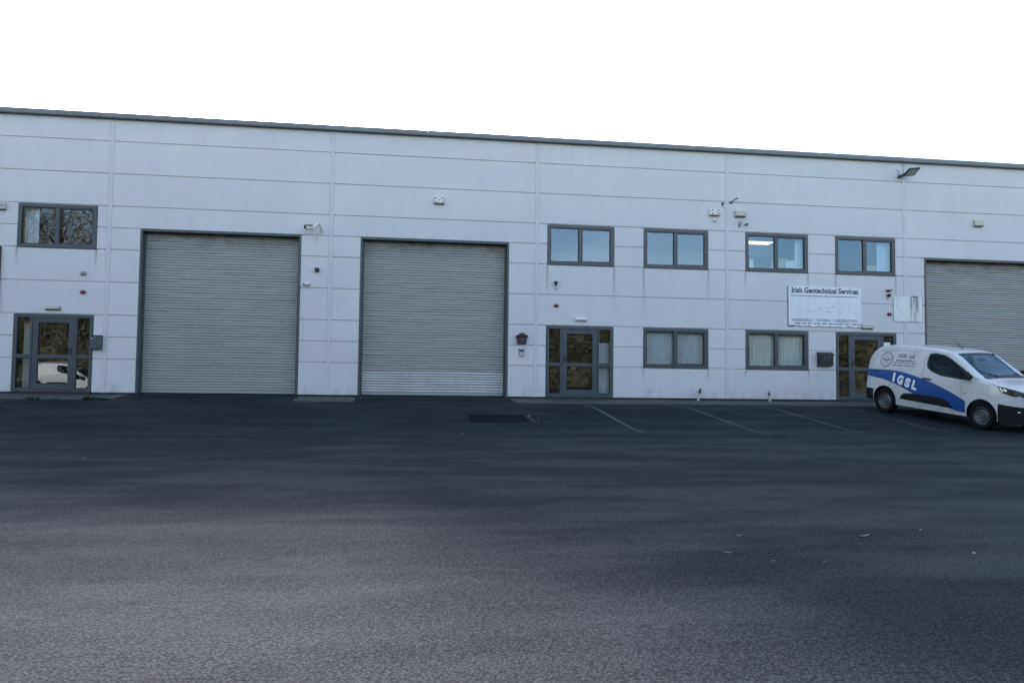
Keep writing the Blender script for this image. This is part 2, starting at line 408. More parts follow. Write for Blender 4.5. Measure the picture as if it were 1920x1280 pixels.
# patch of newer tarmac and the crumbled edge beside it
M['patch'] = noisy('new_tarmac', (0.009, 0.0095, 0.011), (0.014, 0.0145, 0.016), 14, 0.9, spec=0.03, bump=0.35)
dd = [4.42] + [d for d in ds if 4.42 < d < 5.48] + [5.48]; nX = 10
a = MB(); v = []
for j, d in enumerate(dd):
    for i in range(nX + 1):
        v.append((1.72 + 1.34 * i / nX + random.uniform(-.02, .02), -d + (random.uniform(-.02, .02) if j in (0, len(dd) - 1) else 0), zground(2, d) + .006))
a.add(v, [(j * (nX + 1) + i, j * (nX + 1) + i + 1, (j + 1) * (nX + 1) + i + 1, (j + 1) * (nX + 1) + i) for j in range(len(dd) - 1) for i in range(nX)])
tag(a.build('tarmac_patch', M['patch']), 'dark rectangular tarmac repair in front of the middle roller door', kind='structure')
a = MB()
for i in range(14):
    d = random.uniform(4.5, 5.25); u = 3.10 + abs(random.gauss(0, .09)) + 0.05 * random.random(); r = random.uniform(.012, .035)
    z = zground(u, d)
    a.add([(u - r, -d, z), (u, -d - r, z), (u + r, -d, z), (u, -d + r, z), (u, -d, z + r * .7)], [(0, 1, 4), (1, 2, 4), (2, 3, 4), (3, 0, 4)])
M['rubble'] = noisy('pale_rubble', (0.13, 0.13, 0.128), (0.08, 0.08, 0.08), 12, 0.9)
tag(a.build('rubble', M['rubble']), 'pale crumbled stone at the edge of the tarmac repair', kind='stuff')

# ------------------------------------------------------------------ building
JU = [-19.66, -13.72, -7.78, -1.83, 4.12, 10.02, 15.90, 21.80, 27.70, 33.0]
ZR = [0, .9, 1.5, 2.1, 3.0, 3.9, 4.5, 5.1, 6.0, 6.9, 7.53]
WINS = [(-10.11, -8.09, 3.9, 5.1), (4.44, 6.47, 3.9, 5.1), (7.385, 9.414, 3.9, 5.1), (10.61, 12.65, 3.9, 5.1), (13.56, 15.585, 3.9, 5.1),
        (7.385, 9.414, .9, 2.1), (10.61, 12.65, .9, 2.1)]
DOORS = [(-10.11, -8.09), (4.425, 6.46), (13.56, 15.59)]
OPEN = list(WINS) + [(a, b, 0, 2.1) for a, b in DOORS] + [(a, b, 0, 4.48) for a, b in ROLLERS]
B = empty('industrial_building', (0, 0, 0), 'long pale grey metal clad row of industrial units with roller doors', 'building')

G = 0.016          # half width of a horizontal joint
back = MB()
def cells(u0, u1, za, zb):
    iv = [(u0, u1)]
    for (a, b, c, d) in OPEN:
        if c < zb - .05 and d > za + .05:
            nv = []
            for (p, q) in iv:
                if b <= p or a >= q: nv.append((p, q))
                else:
                    if a - p > .02: nv.append((p, a))
                    if q - b > .02: nv.append((b, q))
            iv = nv
    return iv
for i in range(len(JU) - 1):
    for k in range(len(ZR) - 1):
        for (p, q) in cells(JU[i], JU[i + 1], ZR[k], ZR[k + 1]):
            za, zb = ZR[k], ZR[k + 1]
            lp = p + (.055 if abs(p - JU[i]) < 1e-6 else .003); rq = q - (.055 if abs(q - JU[i + 1]) < 1e-6 else .003)
            zlo = za + (0 if k == 0 else G); zhi = zb - (0 if k == len(ZR) - 2 else G)
            if abs(zb - 4.5) < .01: # lintel line over the roller doors
                pass
            w, hh = rq - lp, zhi - zlo
            c = 0.006
            pb = MB()
            # shallow tray: chamfered edges towards the joints
            f0 = [(0, 0.0), (w, 0.0), (w, hh), (0, hh)]
            pb.add([(x, .02, z) for x, z in f0] + [(x, 0.0, z) for x, z in [(c, c), (w - c, c), (w - c, hh - c), (c, hh - c)]] + [(x, .075, z) for x, z in f0],
                   [(4, 5, 6, 7), (0, 1, 5, 4), (1, 2, 6, 5), (2, 3, 7, 6), (3, 0, 4, 7), (0, 8, 9, 1), (1, 9, 10, 2), (2, 10, 11, 3), (3, 11, 8, 0), (8, 11, 10, 9)])
            o = pb.build('cladding_panel', M['cladding'], B, (lp, random.uniform(-.0015, .0015), zlo))
            o.rotation_euler = (random.uniform(-.0012, .0012), 0, 0)
            back.box(p, q, .027, .06, za, zb)
back.build('backing_wall', M['backing'], B)
for u in JU:
    j = MB(); zb = 0.0
    j.prism([(-.050, .03), (-.050, .001), (-.058, -.002), (-.050, -.006), (.050, -.006), (.058, -.002), (.050, .001), (.050, .03)], 'z', 0, 7.53)
    j.build('joint_strip', M['joint'], B, (u, 0, 0))
pl = MB()
for i, (u0, u1) in enumerate([(-19.66, -10.11), (-8.09, -6.955), (-2.65, -.985), (3.29, 4.425), (6.46, 13.56), (15.59, 16.58), (20.885, 33.0)]):
    MB().box(0, u1 - u0, .035, .2, -.3, -.002).build('plinth', M['gasket'], B, (u0, 0, 0))

# eaves trim in lengths, each with a dark drip lip under it
L0 = -20.0; seg = 2.98
n = int((33.4 - L0) / seg) + 1
tmesh = MB().prism([(-.115, 7.545), (-.120, 7.655), (-.105, 7.672), (.10, 7.690), (.5, 7.690), (.5, 7.66), (-.03, 7.545)], 'x', 0, seg - .006).mesh('roof_trim', M['trim'])
lmesh = MB().prism([(-.110, 7.520), (-.110, 7.545), (.02, 7.545), (.02, 7.520)], 'x', 0, seg - .004).mesh('drip_lip', M['lip'])
for i in range(n):
    o = link('roof_trim', tmesh, B, (L0 + i * seg, random.uniform(-.003, .003), random.uniform(-.003, .003)))
    link('drip_lip', lmesh, o, (0, 0, 0))
MB().box(-20, 33.4, .5, 30, 7.45, 7.62).build('roof', M['roof'], B)
MB().box(-19.9, -19.7, .08, 30, -.3, 7.5).box(33.05, 33.25, .08, 30, -.3, 7.5).box(-19.9, 33.25, 29.8, 30, -.3, 7.5).build('outer_wall', M['cladding'], B)
MB().box(-19.7, 33, .5, 29.8, -.3, -.02).build('hall_floor', M['hall'], B)

def inset(w, h, a): return (a, w - a, a, h - a)
def ring(mb, x0, x1, z0, z1, t_, y0, y1, tb=None):
    tb = t_ if tb is None else tb
    mb.box(x0, x0 + t_, y0, y1, z0, z1).box(x1 - t_, x1, y0, y1, z0, z1)
    mb.box(x0 + t_, x1 - t_, y0, y1, z1 - t_, z1).box(x0 + t_, x1 - t_, y0, y1, z0, z0 + tb); return mb
def pane(parent, x0, x1, z0, z1, y, gm='glass'):
    w, h = x1 - x0, z1 - z0
    o = MB().box(-w / 2, w / 2, 0, .02, -h / 2, h / 2).build('window_pane', M[gm], parent, ((x0 + x1) / 2, y, (z0 + z1) / 2))
    o.rotation_euler = (random.uniform(-.004, .004), 0, random.uniform(-.004, .004))
def window(u0, u1, z0, z1):
    w, h = u1 - u0 - .008, z1 - z0 - .012
    f = MB(); F = .095
    ring(f, 0, w, 0, h, F, .004, .10)
    o = f.build('window', M['frame'], B, (u0 + .004, 0, z0 + .006), bevel=.006)
    mid = w * .487
    MB().box(mid - .042, mid + .042, .010, .095, F + .001, h - F - .001).build('mullion', M['frame'], o, bevel=.005)
    s1 = MB(); ring(s1, mid + .043, w - F - .001, F + .001, h - F - .001, .026, .018, .09)
    s1.build('opening_sash', M['frame'], o, bevel=.004)
    gk = MB(); ring(gk, F + .001, mid - .043, F + .001, h - F - .001, .013, .030, .085)
    ring(gk, mid + .07, w - F - .028, F + .028, h - F - .028, .009, .034, .085)
    gk.build('gasket', M['gasket'], o)
    pane(o, F + .010, mid - .050, F + .010, h - F - .010, .050, 'glass' if z0 > 2 and u0 > 0 else 'doorglass')
    pane(o, mid + .076, w - F - .034, F + .034, h - F - .034, .050, 'glass' if z0 > 2 and u0 > 0 else 'doorglass')
    MB().box(-.01, w + .01, -.022, .004, -.004, .022).build('window_sill', M['frame'], o, bevel=.003)
for wv in WINS: window(*wv)

def entrance(u0, u1, handle):
    w, h = u1 - u0 - .01, 2.09
    f = MB(); Y0, Y1 = .004, .10; F = .09
    f.box(0, F, Y0, Y1, .0, h).box(w - F, w, Y0, Y1, 0, h).box(F, w - F, Y0, Y1, h - F, h)
    f.box(F, w - F, Y0, Y1, .0, .055)
    a0, a1 = .475, 1.545
    for (p, q) in ((a0 - .055, a0), (a1, a1 + .055)): f.box(p, q, Y0, Y1, .055, h - F)
    for (p, q) in ((F, a0 - .055), (a1 + .055, w - F)): f.box(p, q, Y0 + .004, Y1 - .01, .90, 1.00)
    f.box(F, a0 - .055, Y0 + .004, Y1 - .01, .055, .10).box(a1 + .055, w - F, Y0 + .004, Y1 - .01, .055, .10)
    o = f.build('entrance_door', M['frame'], B, (u0 + .005, 0, 0.005), bevel=.005)
    lf = MB(); x0, x1 = a0 + .006, a1 - .006; z0, z1 = .062, h - F - .008
    lf.box(x0, x0 + .14, .012, .09, z0, z1).box(x1 - .14, x1, .012, .09, z0, z1)
    lf.box(x0 + .14, x1 - .14, .012, .09, z1 - .13, z1).box(x0 + .14, x1 - .14, .012, .09, z0, z0 + .15).box(x0 + .14, x1 - .14, .012, .09, .90, 1.00)
    lf.build('door_leaf', M['frame'], o, bevel=.005)
    gk = MB()
    for (p, q, r, s_) in ((F, a0 - .055, .10, .90), (F, a0 - .055, 1.0, h - F), (a1 + .055, w - F, .10, .90), (a1 + .055, w - F, 1.0, h - F),
                          (x0 + .14, x1 - .14, z0 + .15, .90), (x0 + .14, x1 - .14, 1.0, z1 - .13)):
        ring(gk, p + .001, q - .001, r + .001, s_ - .001, .010, .035, .08)
        pane(o, p + .008, q - .008, r + .008, s_ - .008, .052, 'doorglass')
    gk.build('gasket', M['gasket'], o)
    hx = x0 + .07 if handle < 0 else x1 - .07
    hd = MB(); hd.box(hx - .02, hx + .02, .002, .012, 1.00, 1.24)
    sg = 1 if handle < 0 else -1
    hd.tube([(hx, .01, 1.14), (hx, -.045, 1.14), (hx + sg * .11, -.05, 1.14)], .011)
    hd.build('door_handle', M['black'], o, bevel=0)
    MB().box(0.0, w, -.05, .03, -.058, -.008).build('threshold', M['brown'], o)
    return o
entrance(*DOORS[0], 1); entrance(*DOORS[1], -1); entrance(*DOORS[2], -1)

# roller doors: flanged steel surround, then one lath after another
def slat_meshes(w, material):
    out = []
    for sd in range(4):
        rnd = random.Random(sd + 3); a = MB(); nseg = 14
        ph = [rnd.uniform(0, 6.28) for _ in range(3)]
        prof = [(.004, 0), (-.001, .006), (-.006, .018), (-.0085, .033), (-.008, .046), (-.005, .058), (.0, .0665), (.004, .071), (.005, .077)]
        v = []
        for i in range(nseg + 1):
            x = w * i / nseg; dy = .0022 * math.sin(x * 1.3 + ph[0]) + .0014 * math.sin(x * 3.1 + ph[1])
            dz = .0018 * math.sin(x * 1.9 + ph[2])
            v += [(x, y + dy + (.004 * math.sin(x * 2.2 + ph[1]) * (z / .075 - .5)), z + dz) for y, z in prof]
        k = len(prof)
        a.add(v, [(i * k + j, (i + 1) * k + j, (i + 1) * k + j + 1, i * k + j + 1) for i in range(nseg) for j in range(k - 1)], True)
        out.append(a.mesh('slat', material, sharp=70))
    return out
def roller(u0, u1, new_rows=0):
    YD = .26
    f = MB(); ft = .052; top = 4.48
    f.box(u0, u0 + ft, -.012, YD + .04, -.02, top - .03).box(u1 - ft, u1, -.012, YD + .04, -.02, top - .03)
    f.box(u0 - .002, u1 + .002, -.014, YD + .04, top - .03, top + .028)
    f.build('door_surround', M['steel'], B, bevel=.004)
    br = MB().box(u0 + ft + .01, u1 - ft - .01, YD - .018, YD + .018, .008, .086)
    d = br.build('roller_door', M['galv'], B, bevel=.004)
    for (a, b, e_) in ((u0 + ft + .001, u0 + ft + .045, 0), (u1 - ft - .045, u1 - ft - .001, 1)):
        p_ = [(a, YD - .035), (b, YD - .035), (b, YD - .022), (a + .004, YD - .022), (a + .004, YD + .022), (b, YD + .022), (b, YD + .035), (a, YD + .035)]
        if e_: p_ = [(a + b - x, y) for x, y in p_]
        MB().prism(p_, 'z', 0, top - .035).build('guide_rail', M['steel'], d)
    w = u1 - u0 - 2 * ft - .02; ms = slat_meshes(w, M['galv']); mn = slat_meshes(w, M['galv_new'])
    z = .085; r = 0
    while z < top - .03:
        me = random.choice(mn if r < new_rows else ms)
        o = link('slat', me, d, (u0 + ft + .01, YD, z)); o.rotation_euler = (random.gauss(0, .016), random.gauss(0, .0005), 0)
        if new_rows and r < new_rows: o['label'] = 'brighter replacement slat near the foot of the door'
        z += .0752; r += 1
    MB().box(u0 + ft, u1 - ft, YD + .3, YD + .34, 0, top - .03).build('hall_curtain_wall', M['hall'], B)
roller(*ROLLERS[0]); roller(*ROLLERS[1], new_rows=8); roller(*ROLLERS[2])

# rooms behind the glazing (closed boxes, open to the front)
def room(u0, u1, z0, z1, depth, wallm='room'):
    y0, y1 = .13, depth
    a = MB(); v = [(u0, y0, z0), (u1, y0, z0), (u1, y1, z0), (u0, y1, z0), (u0, y0, z1), (u1, y0, z1), (u1, y1, z1), (u0, y1, z1)]
    a.add(v, [(0, 1, 2, 3), (4, 7, 6, 5), (0, 3, 7, 4), (1, 5, 6, 2), (3, 2, 6, 7)])
    a.build('room_wall', M[wallm], B)
room(-12.5, -7.9, 0.0, 2.75, 5); room(-12.5, -7.9, 3.05, 5.6, 4.5)
room(4.2, 9.95, 0.0, 2.75, 5); room(4.2, 9.95, 3.05, 5.6, 4.5)
room(10.1, 15.8, 0.0, 2.75, 5); room(10.1, 15.8, 3.05, 5.6, 4.5)
# ------------------------------------------------------------------ things behind the glass
def curtain(u0, u1, z0, z1, y, material, label, pleat=.09, amp=.022, cat='curtain', group=None, seed=1):
    rnd = random.Random(seed); a = MB(); n = int((u1 - u0) / .014); v = []; rows = 5; ph = 0
    for i in range(n + 1):
        ph += (2 * math.pi * .014 / pleat) * rnd.uniform(.6, 1.4)
        for k in range(rows + 1):
            t_ = k / rows
            v.append(((u1 - u0) * i / n, amp * math.sin(ph) * (1.15 - .5 * t_) , (z1 - z0) * t_ + (rnd.uniform(-.006, .006) if k == 0 else 0)))
    a.add(v, [(i * (rows + 1) + k, (i + 1) * (rows + 1) + k, (i + 1) * (rows + 1) + k + 1, i * (rows + 1) + k + 1) for i in range(n) for k in range(rows)], True)
    o = a.build('curtain', M[material], None, (u0, y, z0), sharp=80)
    return tag(o, label, cat, group)
curtain(7.42, 8.42, .95, 2.04, .17, 'curtain', 'white net curtain in the left pane of the lower window right of the middle door', seed=2, group='net curtains')
curtain(8.46, 9.38, .95, 2.04, .18, 'curtain', 'white net curtain in the right pane of the lower window right of the middle door', seed=3, group='net curtains')
curtain(10.64, 11.60, .95, 2.04, .16, 'blind', 'cream pleated blind in the left pane of the lower window beside the dark letter box', pleat=.11, amp=.015, seed=4, cat='blind')
curtain(11.66, 12.52, .95, 2.04, .165, 'blind', 'cream pleated blind in the right pane of the lower window beside the dark letter box', pleat=.11, amp=.015, seed=5, cat='blind')
curtain(12.33, 12.60, 3.95, 5.04, .22, 'blind', 'pale blind at the right edge of the upper window with the lit ceiling light', pleat=.12, amp=.012, seed=6, cat='blind')
curtain(15.08, 15.52, 3.95, 5.04, .20, 'curtain', 'wide white curtain at the right edge of the upper window over the right door', pleat=.16, amp=.012, seed=7)
curtain(-10.02, -9.66, 3.95, 5.04, .22, 'curtain', 'pale curtain at the left edge of the upper window over the left door', pleat=.14, amp=.014, seed=8)
curtain(6.02, 6.40, .12, 1.62, .19, 'curtain', 'white curtain behind the right sidelight of the middle entrance door', pleat=.08, amp=.015, seed=9)
curtain(-10.02, -9.66, .06, 2.0, .45, 'blind', 'pale blind behind the left sidelight of the left entrance door', pleat=.3, amp=.006, seed=10, cat='blind')

# lit ceiling light seen through the third upper window from the left of the offices
cl = empty('ceiling_light', (12.62, 3.6, 5.46), 'lit fluorescent ceiling light inside the upper window above the cream blinds', 'light')
MB().box(-.6, .6, -.32, .32, 0, .07).build('light_housing', M['white_plastic'], cl)
m = mat('tube_light', (0.9, 0.9, 0.85)); m.node_tree.nodes['Principled BSDF'].inputs['Emission Color'].default_value = (1, .86, .62, 1)
m.node_tree.nodes['Principled BSDF'].inputs['Emission Strength'].default_value = 0.55; M['tube'] = m
for y in (-.16, .16): MB().box(-.57, .57, y - .10, y + .10, -.015, -.002).build('diffuser', M['tube'], cl)
# boxes and papers on the sills
def carton(u, z, y, w, d, h, material, label, rz=0.0):
    c = empty('storage_box', (u, y, z), label, 'box', 'boxes on the window sills', rz)
    MB().box(-w / 2, w / 2, -d / 2, d / 2, 0, h).build('box_body', M[material], c, bevel=.006)
    MB().box(-w / 2 - .004, w / 2 + .004, -d / 2 - .004, d / 2 + .004, h + .001, h + .03).build('box_lid', M[material], c, bevel=.004)
sh = MB().box(10.62, 12.62, .16, .55, 3.955, 3.985).box(13.58, 15.57, .16, .55, 3.955, 3.985)
sh.build('window_board', M['white_plastic'], B)
carton(11.88, 3.986, .38, .42, .3, .36, 'card', 'brown storage box on the sill left of the pale blind in the upper window', .2)
carton(12.18, 3.986, .33, .30, .24, .30, 'white_plastic', 'white storage box on the sill beside the pale blind in the upper window', -.1)
carton(10.90, 3.986, .34, .14, .2, .30, 'white_plastic', 'small white box on the sill under the lit ceiling light', .1)
carton(14.86, 3.986, .35, .46, .28, .22, 'card', 'low brown box on the sill beside the wide white curtain', -.15)
pn = MB().box(-.11, .11, 0, .002, -.15, .15).build('paper_notice', M['paper'], None, (15.30, .044, 1.66)); tag(pn, 'white paper notice taped inside the right sidelight of the right door', 'notice')

# ------------------------------------------------------------------ fixtures on the wall
def boxfix(name, u0, u1, z0, z1, dep, material, label, cat, group=None, bevel=.014, part='case'):
    e = empty(name, ((u0 + u1) / 2, 0, z0), label, cat, group); w = (u1 - u0) / 2
    MB().box(-w, w, -dep, 0.0, 0, z1 - z0).build(part, M[material], e, bevel=bevel)
    return e
def alarm(u0, u1, z0, z1, label, badge=None, material='white_plastic', dep=.085):
    e = boxfix('alarm_box', u0, u1, z0, z1, dep, material, label, 'alarm', 'alarm boxes', .012, 'cover')
    w = u1 - u0; h = z1 - z0
    MB().box(-w / 2 + .012, w / 2 - .012, -dep + .012, -.005, -.020, .002).build('base_lip', M['darkgrey'], e)
    if badge:
        b0, b1 = (-w / 2 + (.06 if badge == 'wide' else .035), w / 2 - .03)
        MB().box(b0, b1, -dep - .0025, -dep - .0005, .022, h - .018).build('badge', M['darkred'], e)
        cx = (b0 + b1) / 2; rx = (b1 - b0) / 2 - .003; rz = (h - .04) / 2 - .001
        el = [(cx + rx * math.cos(2 * math.pi * i / 28), h / 2 + .002 + rz * math.sin(2 * math.pi * i / 28)) for i in range(28)]
        MB().prism(el, 'y', -dep - .0045, -dep - .003).build('oval', M['paper'], e)
        # small dark emblem in the oval: a leaning tick over a bar
        ex = cx + (.035 if badge == 'wide' else .0)
        mk = MB().prism([(ex - .045, h / 2 + .028), (ex - .012, h / 2 + .004), (ex + .022, h / 2 + .030), (ex + .030, h / 2 + .010), (ex + .004, h / 2 - .016), (ex - .022, h / 2 - .002)], 'y', -dep - .006, -dep - .005)
        mk.build('emblem', M['ink'], e)
    return e
a0 = alarm(-10.78, -10.405, 4.895, 5.075, 'beige alarm box at the left edge of the photo beside the window', None, 'beige')
MB().box(-.02, .16, -.0885, -.0865, .085, .105).build('badge_mark', M['ink'], a0)
alarm(1.065, 1.385, 5.565, 5.745, 'white alarm box with oval badge above the middle roller door', 'mid')
alarm(9.44, 9.765, 5.572, 5.758, 'white and red alarm box with oval badge above the second office window', 'wide')
alarm(10.26, 10.60, 5.575, 5.745, 'plain yellowed alarm box right of the red and white one', None, 'beige', .10)
alarm(18.31, 18.63, 5.60, 5.78, 'greenish cream alarm box above the right roller door', None, 'cream', .10)

def sensor_round(u, z, r, dep, material, label, cat, name='wall_sensor', group=None):
    e = empty(name, (u, 0, z), label, cat, group)
    MB().lathe([(0, -.012), (r * 1.15, -.012), (r * 1.15, 0)], (0, 0, 0), 'y', 20).build('base_plate', M['white_plastic'] if material == 'white_plastic' else M['darkgrey'], e)
    MB().lathe([(0, -dep), (r * .55, -dep * .93), (r * .9, -dep * .6), (r, -.0125), (0, -.0125)], (0, 0, 0), 'y', 20).build('lens', M[material], e)
    return e
def strobe(u, z, label):
    e = empty('alarm_strobe', (u, 0, z), label, 'strobe', 'red alarm strobes')
    MB().lathe([(0, -.02), (.066, -.02), (.070, 0)], (0, 0, 0), 'y', 22, 1.08, .82).build('base_plate', M['brown'], e)
    MB().lathe([(0, -.085), (.030, -.082), (.050, -.066), (.060, -.0205), (0, -.0205)], (0, 0, 0), 'y', 22, 1.08, .82).build('lens', M['red'], e)
strobe(-8.39, 2.717, 'red oval alarm strobe above the left entrance door')
strobe(4.72, 2.686, 'red oval alarm strobe above the middle entrance door')
strobe(15.36, 2.69, 'dark red alarm strobe above the right entrance door')

def bulkhead(u0, u1, z0, z1, material, label):
    e = empty('bulkhead_light', ((u0 + u1) / 2, 0, z0), label, 'light', 'bulkhead lights over the doors'); w = (u1 - u0) / 2; h = z1 - z0
    MB().box(-w, w, -.028, 0, 0, h).build('base_plate', M['brown'] if material == 'cream' else M['white_plastic'], e, bevel=.006)
    n = 9; pr = [(-.029 - .062 * math.sin(math.pi * i / n) ** .7, .008 + (h - .016) * i / n) for i in range(n + 1)]
    MB().prism(pr, 'x', -w + .012, w - .012).build('diffuser', M[material], e, bevel=.004)
bulkhead(-9.315, -8.94, 2.20, 2.308, 'cream', 'yellowed bulkhead light over the left entrance door')
bulkhead(5.285, 5.64, 2.232, 2.345, 'white_plastic', 'white bulkhead light over the middle entrance door')
bulkhead(14.40, 14.785, 2.195, 2.312, 'cream', 'yellowed bulkhead light under the corner of the white company sign')

# letter boxes
lb = boxfix('letter_box', -8.115, -7.835, 1.165, 1.535, .13, 'slate', 'slate blue letter box right of the left entrance door', 'letter box', bevel=.012)
MB().box(-.145, .145, -.150, .0, .368, .384).build('lid', M['slate'], lb, bevel=.004)
MB().box(-.11, .11, -.134, -.131, .30, .325).build('slot', M['black'], lb)
lbm = MB(); lbm.prism([(-.125, .285), (-.06, .292), (-.055, .312), (-.12, .305)], 'y', -.1335, -.131).prism([(-.045, .29), (-.02, .30), (.0, .345), (-.02, .342)], 'y', -.1335, -.131)
lbm.build('sticker', M['paper'], lb)

e = empty('letter_box', (3.695, 0, 1.54), 'black house shaped letter box left of the middle entrance door', 'letter box')
MB().prism([(-.125, 0), (.125, 0), (.150, .21), (-.150, .21)], 'y', -.10, 0).build('case', M['brown'], e, bevel=.010)
MB().prism([(-.185, .20), (-.165, .245), (-.09, .275), (-.05, .31), (0, .325), (.05, .31), (.09, .275), (.165, .245), (.185, .20), (.15, .215), (-.15, .215)], 'y', -.125, 0).build('roof', M['brown'], e, bevel=.006)
MB().lathe([(0, -.012), (.03, -.010), (.045, -.002), (.045, 0)], (0, -.101, .12), 'y', 16).build('crest', M['darkred'], e)
MB().box(-.10, .10, -.104, -.101, .175, .19).build('slot', M['black'], e)

e = empty('keypad', (3.70, 0, 1.18), 'silver door entry keypad below the black letter box', 'keypad')
MB().box(-.078, .078, -.035, 0, 0, .205).build('case', M['grey'], e, bevel=.008)
MB().box(-.066, .066, -.0385, -.036, .130, .190).build('screen', M['ink'], e)
for i in range(3):
    for j in range(4): MB().box(-.045 + i * .034, -.023 + i * .034, -.041, -.0355, .016 + j * .026, .034 + j * .026).build('key', M['white_plastic'], e)
for sg in (-1, 1): MB().box(sg * .066 - .014, sg * .066 + .014, -.045, -.0005, .19, .222).build('hood_corner', M['darkgrey'], e)

e = empty('letter_box', (13.15, 0, 1.012), 'large dark brown letter box left of the right entrance door', 'letter box')
MB().prism([(0, 0), (-.17, .03), (-.18, .36), (-.16, .40), (0, .44)], 'x', -.225, .225).build('case', M['brown'], e, bevel=.012)
MB().prism([(-.178, .345), (-.205, .352), (-.17, .415), (0, .458), (0, .442), (-.162, .40)], 'x', -.24, .24).build('lid', M['brown'], e, bevel=.004)
for x in (-.055, .075): MB().lathe([(0, -.010), (.016, -.008), (.018, 0)], (x, -.1835, .285), 'y', 12).build('lock', M['grey'], e)
MB().prism([(-.20, .11), (.20, .11), (.20, .21), (-.20, .21)], 'y', -.188, -.150).build('front_flap', M['gasket'], e, bevel=.004)

# cameras and small brackets
e = empty('security_camera', (-2.10, 0, 4.70), 'white double arm security camera at the top right corner of the left roller door', 'camera')
MB().lathe([(0, -.03), (.062, -.03), (.07, 0)], (0, 0, -.06), 'y', 16).build('wall_plate', M['white_plastic'], e)
MB().tube([(0.02, -.03, -.09), (-.005, -.10, .04), (-.05, -.16, .135)], [.030, .032, .034], 10).build('arm', M['white_plastic'], e)
MB().tube([(-.05, -.16, .135), (-.14, -.23, .05), (-.24, -.30, -.035)], [.034, .030, .030], 10).build('arm', M['white_plastic'], e)
hd = MB().tube([(-.21, -.27, -.04), (-.40, -.44, -.005 - .05)], [.058, .060], 14); hd.build('camera_body', M['white_plastic'], e)
MB().tube([(-.395, -.436, -.054), (-.41, -.449, -.057)], [.050, .048], 14).build('lens', M['hose'], e)
MB().prism([(-.20, .02), (-.44, -.0), (-.44, .012), (-.20, .032)], 'y', -.50, -.24).build('sun_hood', M['white_plastic'], e)

e = empty('motion_sensor', (-2.19, 0, 3.465), 'small black square sensor right of the left roller door', 'sensor')
MB().box(-.062, .062, -.07, 0, 0, .115).build('case', M['slate'], e, bevel=.010)
MB().prism([(-.071, .02), (-.085, .045), (-.085, .07), (-.071, .095)], 'x', -.045, .045).build('lens', M['black'], e)

e = empty('security_camera', (-2.44, 0, 3.10), 'small white bullet camera right of the left roller door', 'camera')
MB().lathe([(0, -.02), (.045, -.02), (.05, 0)], (.02, 0, .02), 'y', 16).build('wall_plate', M['white_plastic'], e)
MB().tube([(.02, -.015, .02), (.0, -.07, .0)], .018, 8).build('arm', M['white_plastic'], e)
MB().tube([(.045, -.06, .018), (-.085, -.15, -.015)], [.040, .042], 14).build('camera_body', M['white_plastic'], e)
MB().tube([(-.083, -.149, -.0145), (-.094, -.156, -.017)], [.036, .034], 14).build('lens', M['hose'], e)

e = boxfix('junction_box', -8.455, -8.325, 3.18, 3.278, .06, 'grey', 'small grey junction box above the left red strobe', 'box', bevel=.01)
MB().box(-.05, .05, -.068, -.061, .01, .03).build('cover_strip', M['darkgrey'], e)

e = empty('wall_lamp', (4.69, 0, 3.18), 'small black funnel lamp with a hanging cord above the middle strobe', 'lamp')
MB().lathe([(0, .0), (.022, .0), (.060, .10), (.062, .125), (0, .125)], (0, -.07, .09), 'z', 16).build('lamp_head', M['slate'], e)
MB().tube([(0, 0, .18), (0, -.07, .18)], .014, 8).build('bracket', M['black'], e)
MB().tube([(0, -.07, .09), (.004, -.06, .03), (0, -.055, .0)], .006, 6).build('cord', M['darkgrey'], e)
MB().lathe([(0, -.02), (.018, -.012), (.02, .008), (0, .012)], (0, -.055, -.01), 'z', 10).build('pull', M['darkgrey'], e)

sensor_round(9.62, 5.42, .055, .07, 'white_plastic', 'small white dome sensor under the red and white alarm box', 'sensor')
e = empty('cable_bracket', (9.87, 0, 5.94), 'small dark bracket beside the vertical joint, above the red and white alarm box', 'bracket')
MB().box(-.03, .03, -.05, 0, -.03, .035).build('clip', M['darkgrey'], e, bevel=.005)
MB().tube([(.01, -.02, -.03), (.02, -.015, -.10), (.05, -.014, -.14)], .008, 6).build('cable', M['grey'], e)
e = empty('wall_bracket', (10.14, 0, 6.0), 'dark angled bracket at the joint above the plain yellowed alarm box', 'bracket')
MB().box(-.055, .055, -.03, 0, -.03, .005).build('base_plate', M['darkgrey'], e, bevel=.004)
MB().tube([(0, -.02, 0), (.06, -.10, .06), (.10, -.14, .085)], .016, 8).build('arm', M['darkgrey'], e)
MB().lathe([(0, -.03), (.026, -.02), (.026, .02), (0, .03)], (.135, -.15, .095), 'x', 12).build('nozzle', M['darkgrey'], e)
e = empty('wall_bracket', (10.42, 0, 5.30), 'grey forked bracket under the plain yellowed alarm box', 'bracket')
MB().box(-.045, .045, -.025, 0, -.05, .03).build('base_plate', M['grey'], e, bevel=.004)
for sg in (-1, 1): MB().tube([(0, -.03, 0), (sg * .03, -.07, .08), (sg * .055, -.09, .14)], .014, 8).build('prong', M['grey'], e)
e = empty('security_camera', (10.60, 0, 5.325), 'tiny dark camera beside the grey forked bracket', 'camera')
MB().tube([(0, 0, 0), (0, -.05, 0)], .014, 8).build('arm', M['darkgrey'], e)
MB().tube([(-.035, -.07, -.008), (.05, -.09, .012)], .026, 12).build('camera_body', M['darkgrey'], e)
MB().tube([(.05, -.09, .012), (.08, -.097, .02)], .012, 10).build('lens', M['grey'], e)

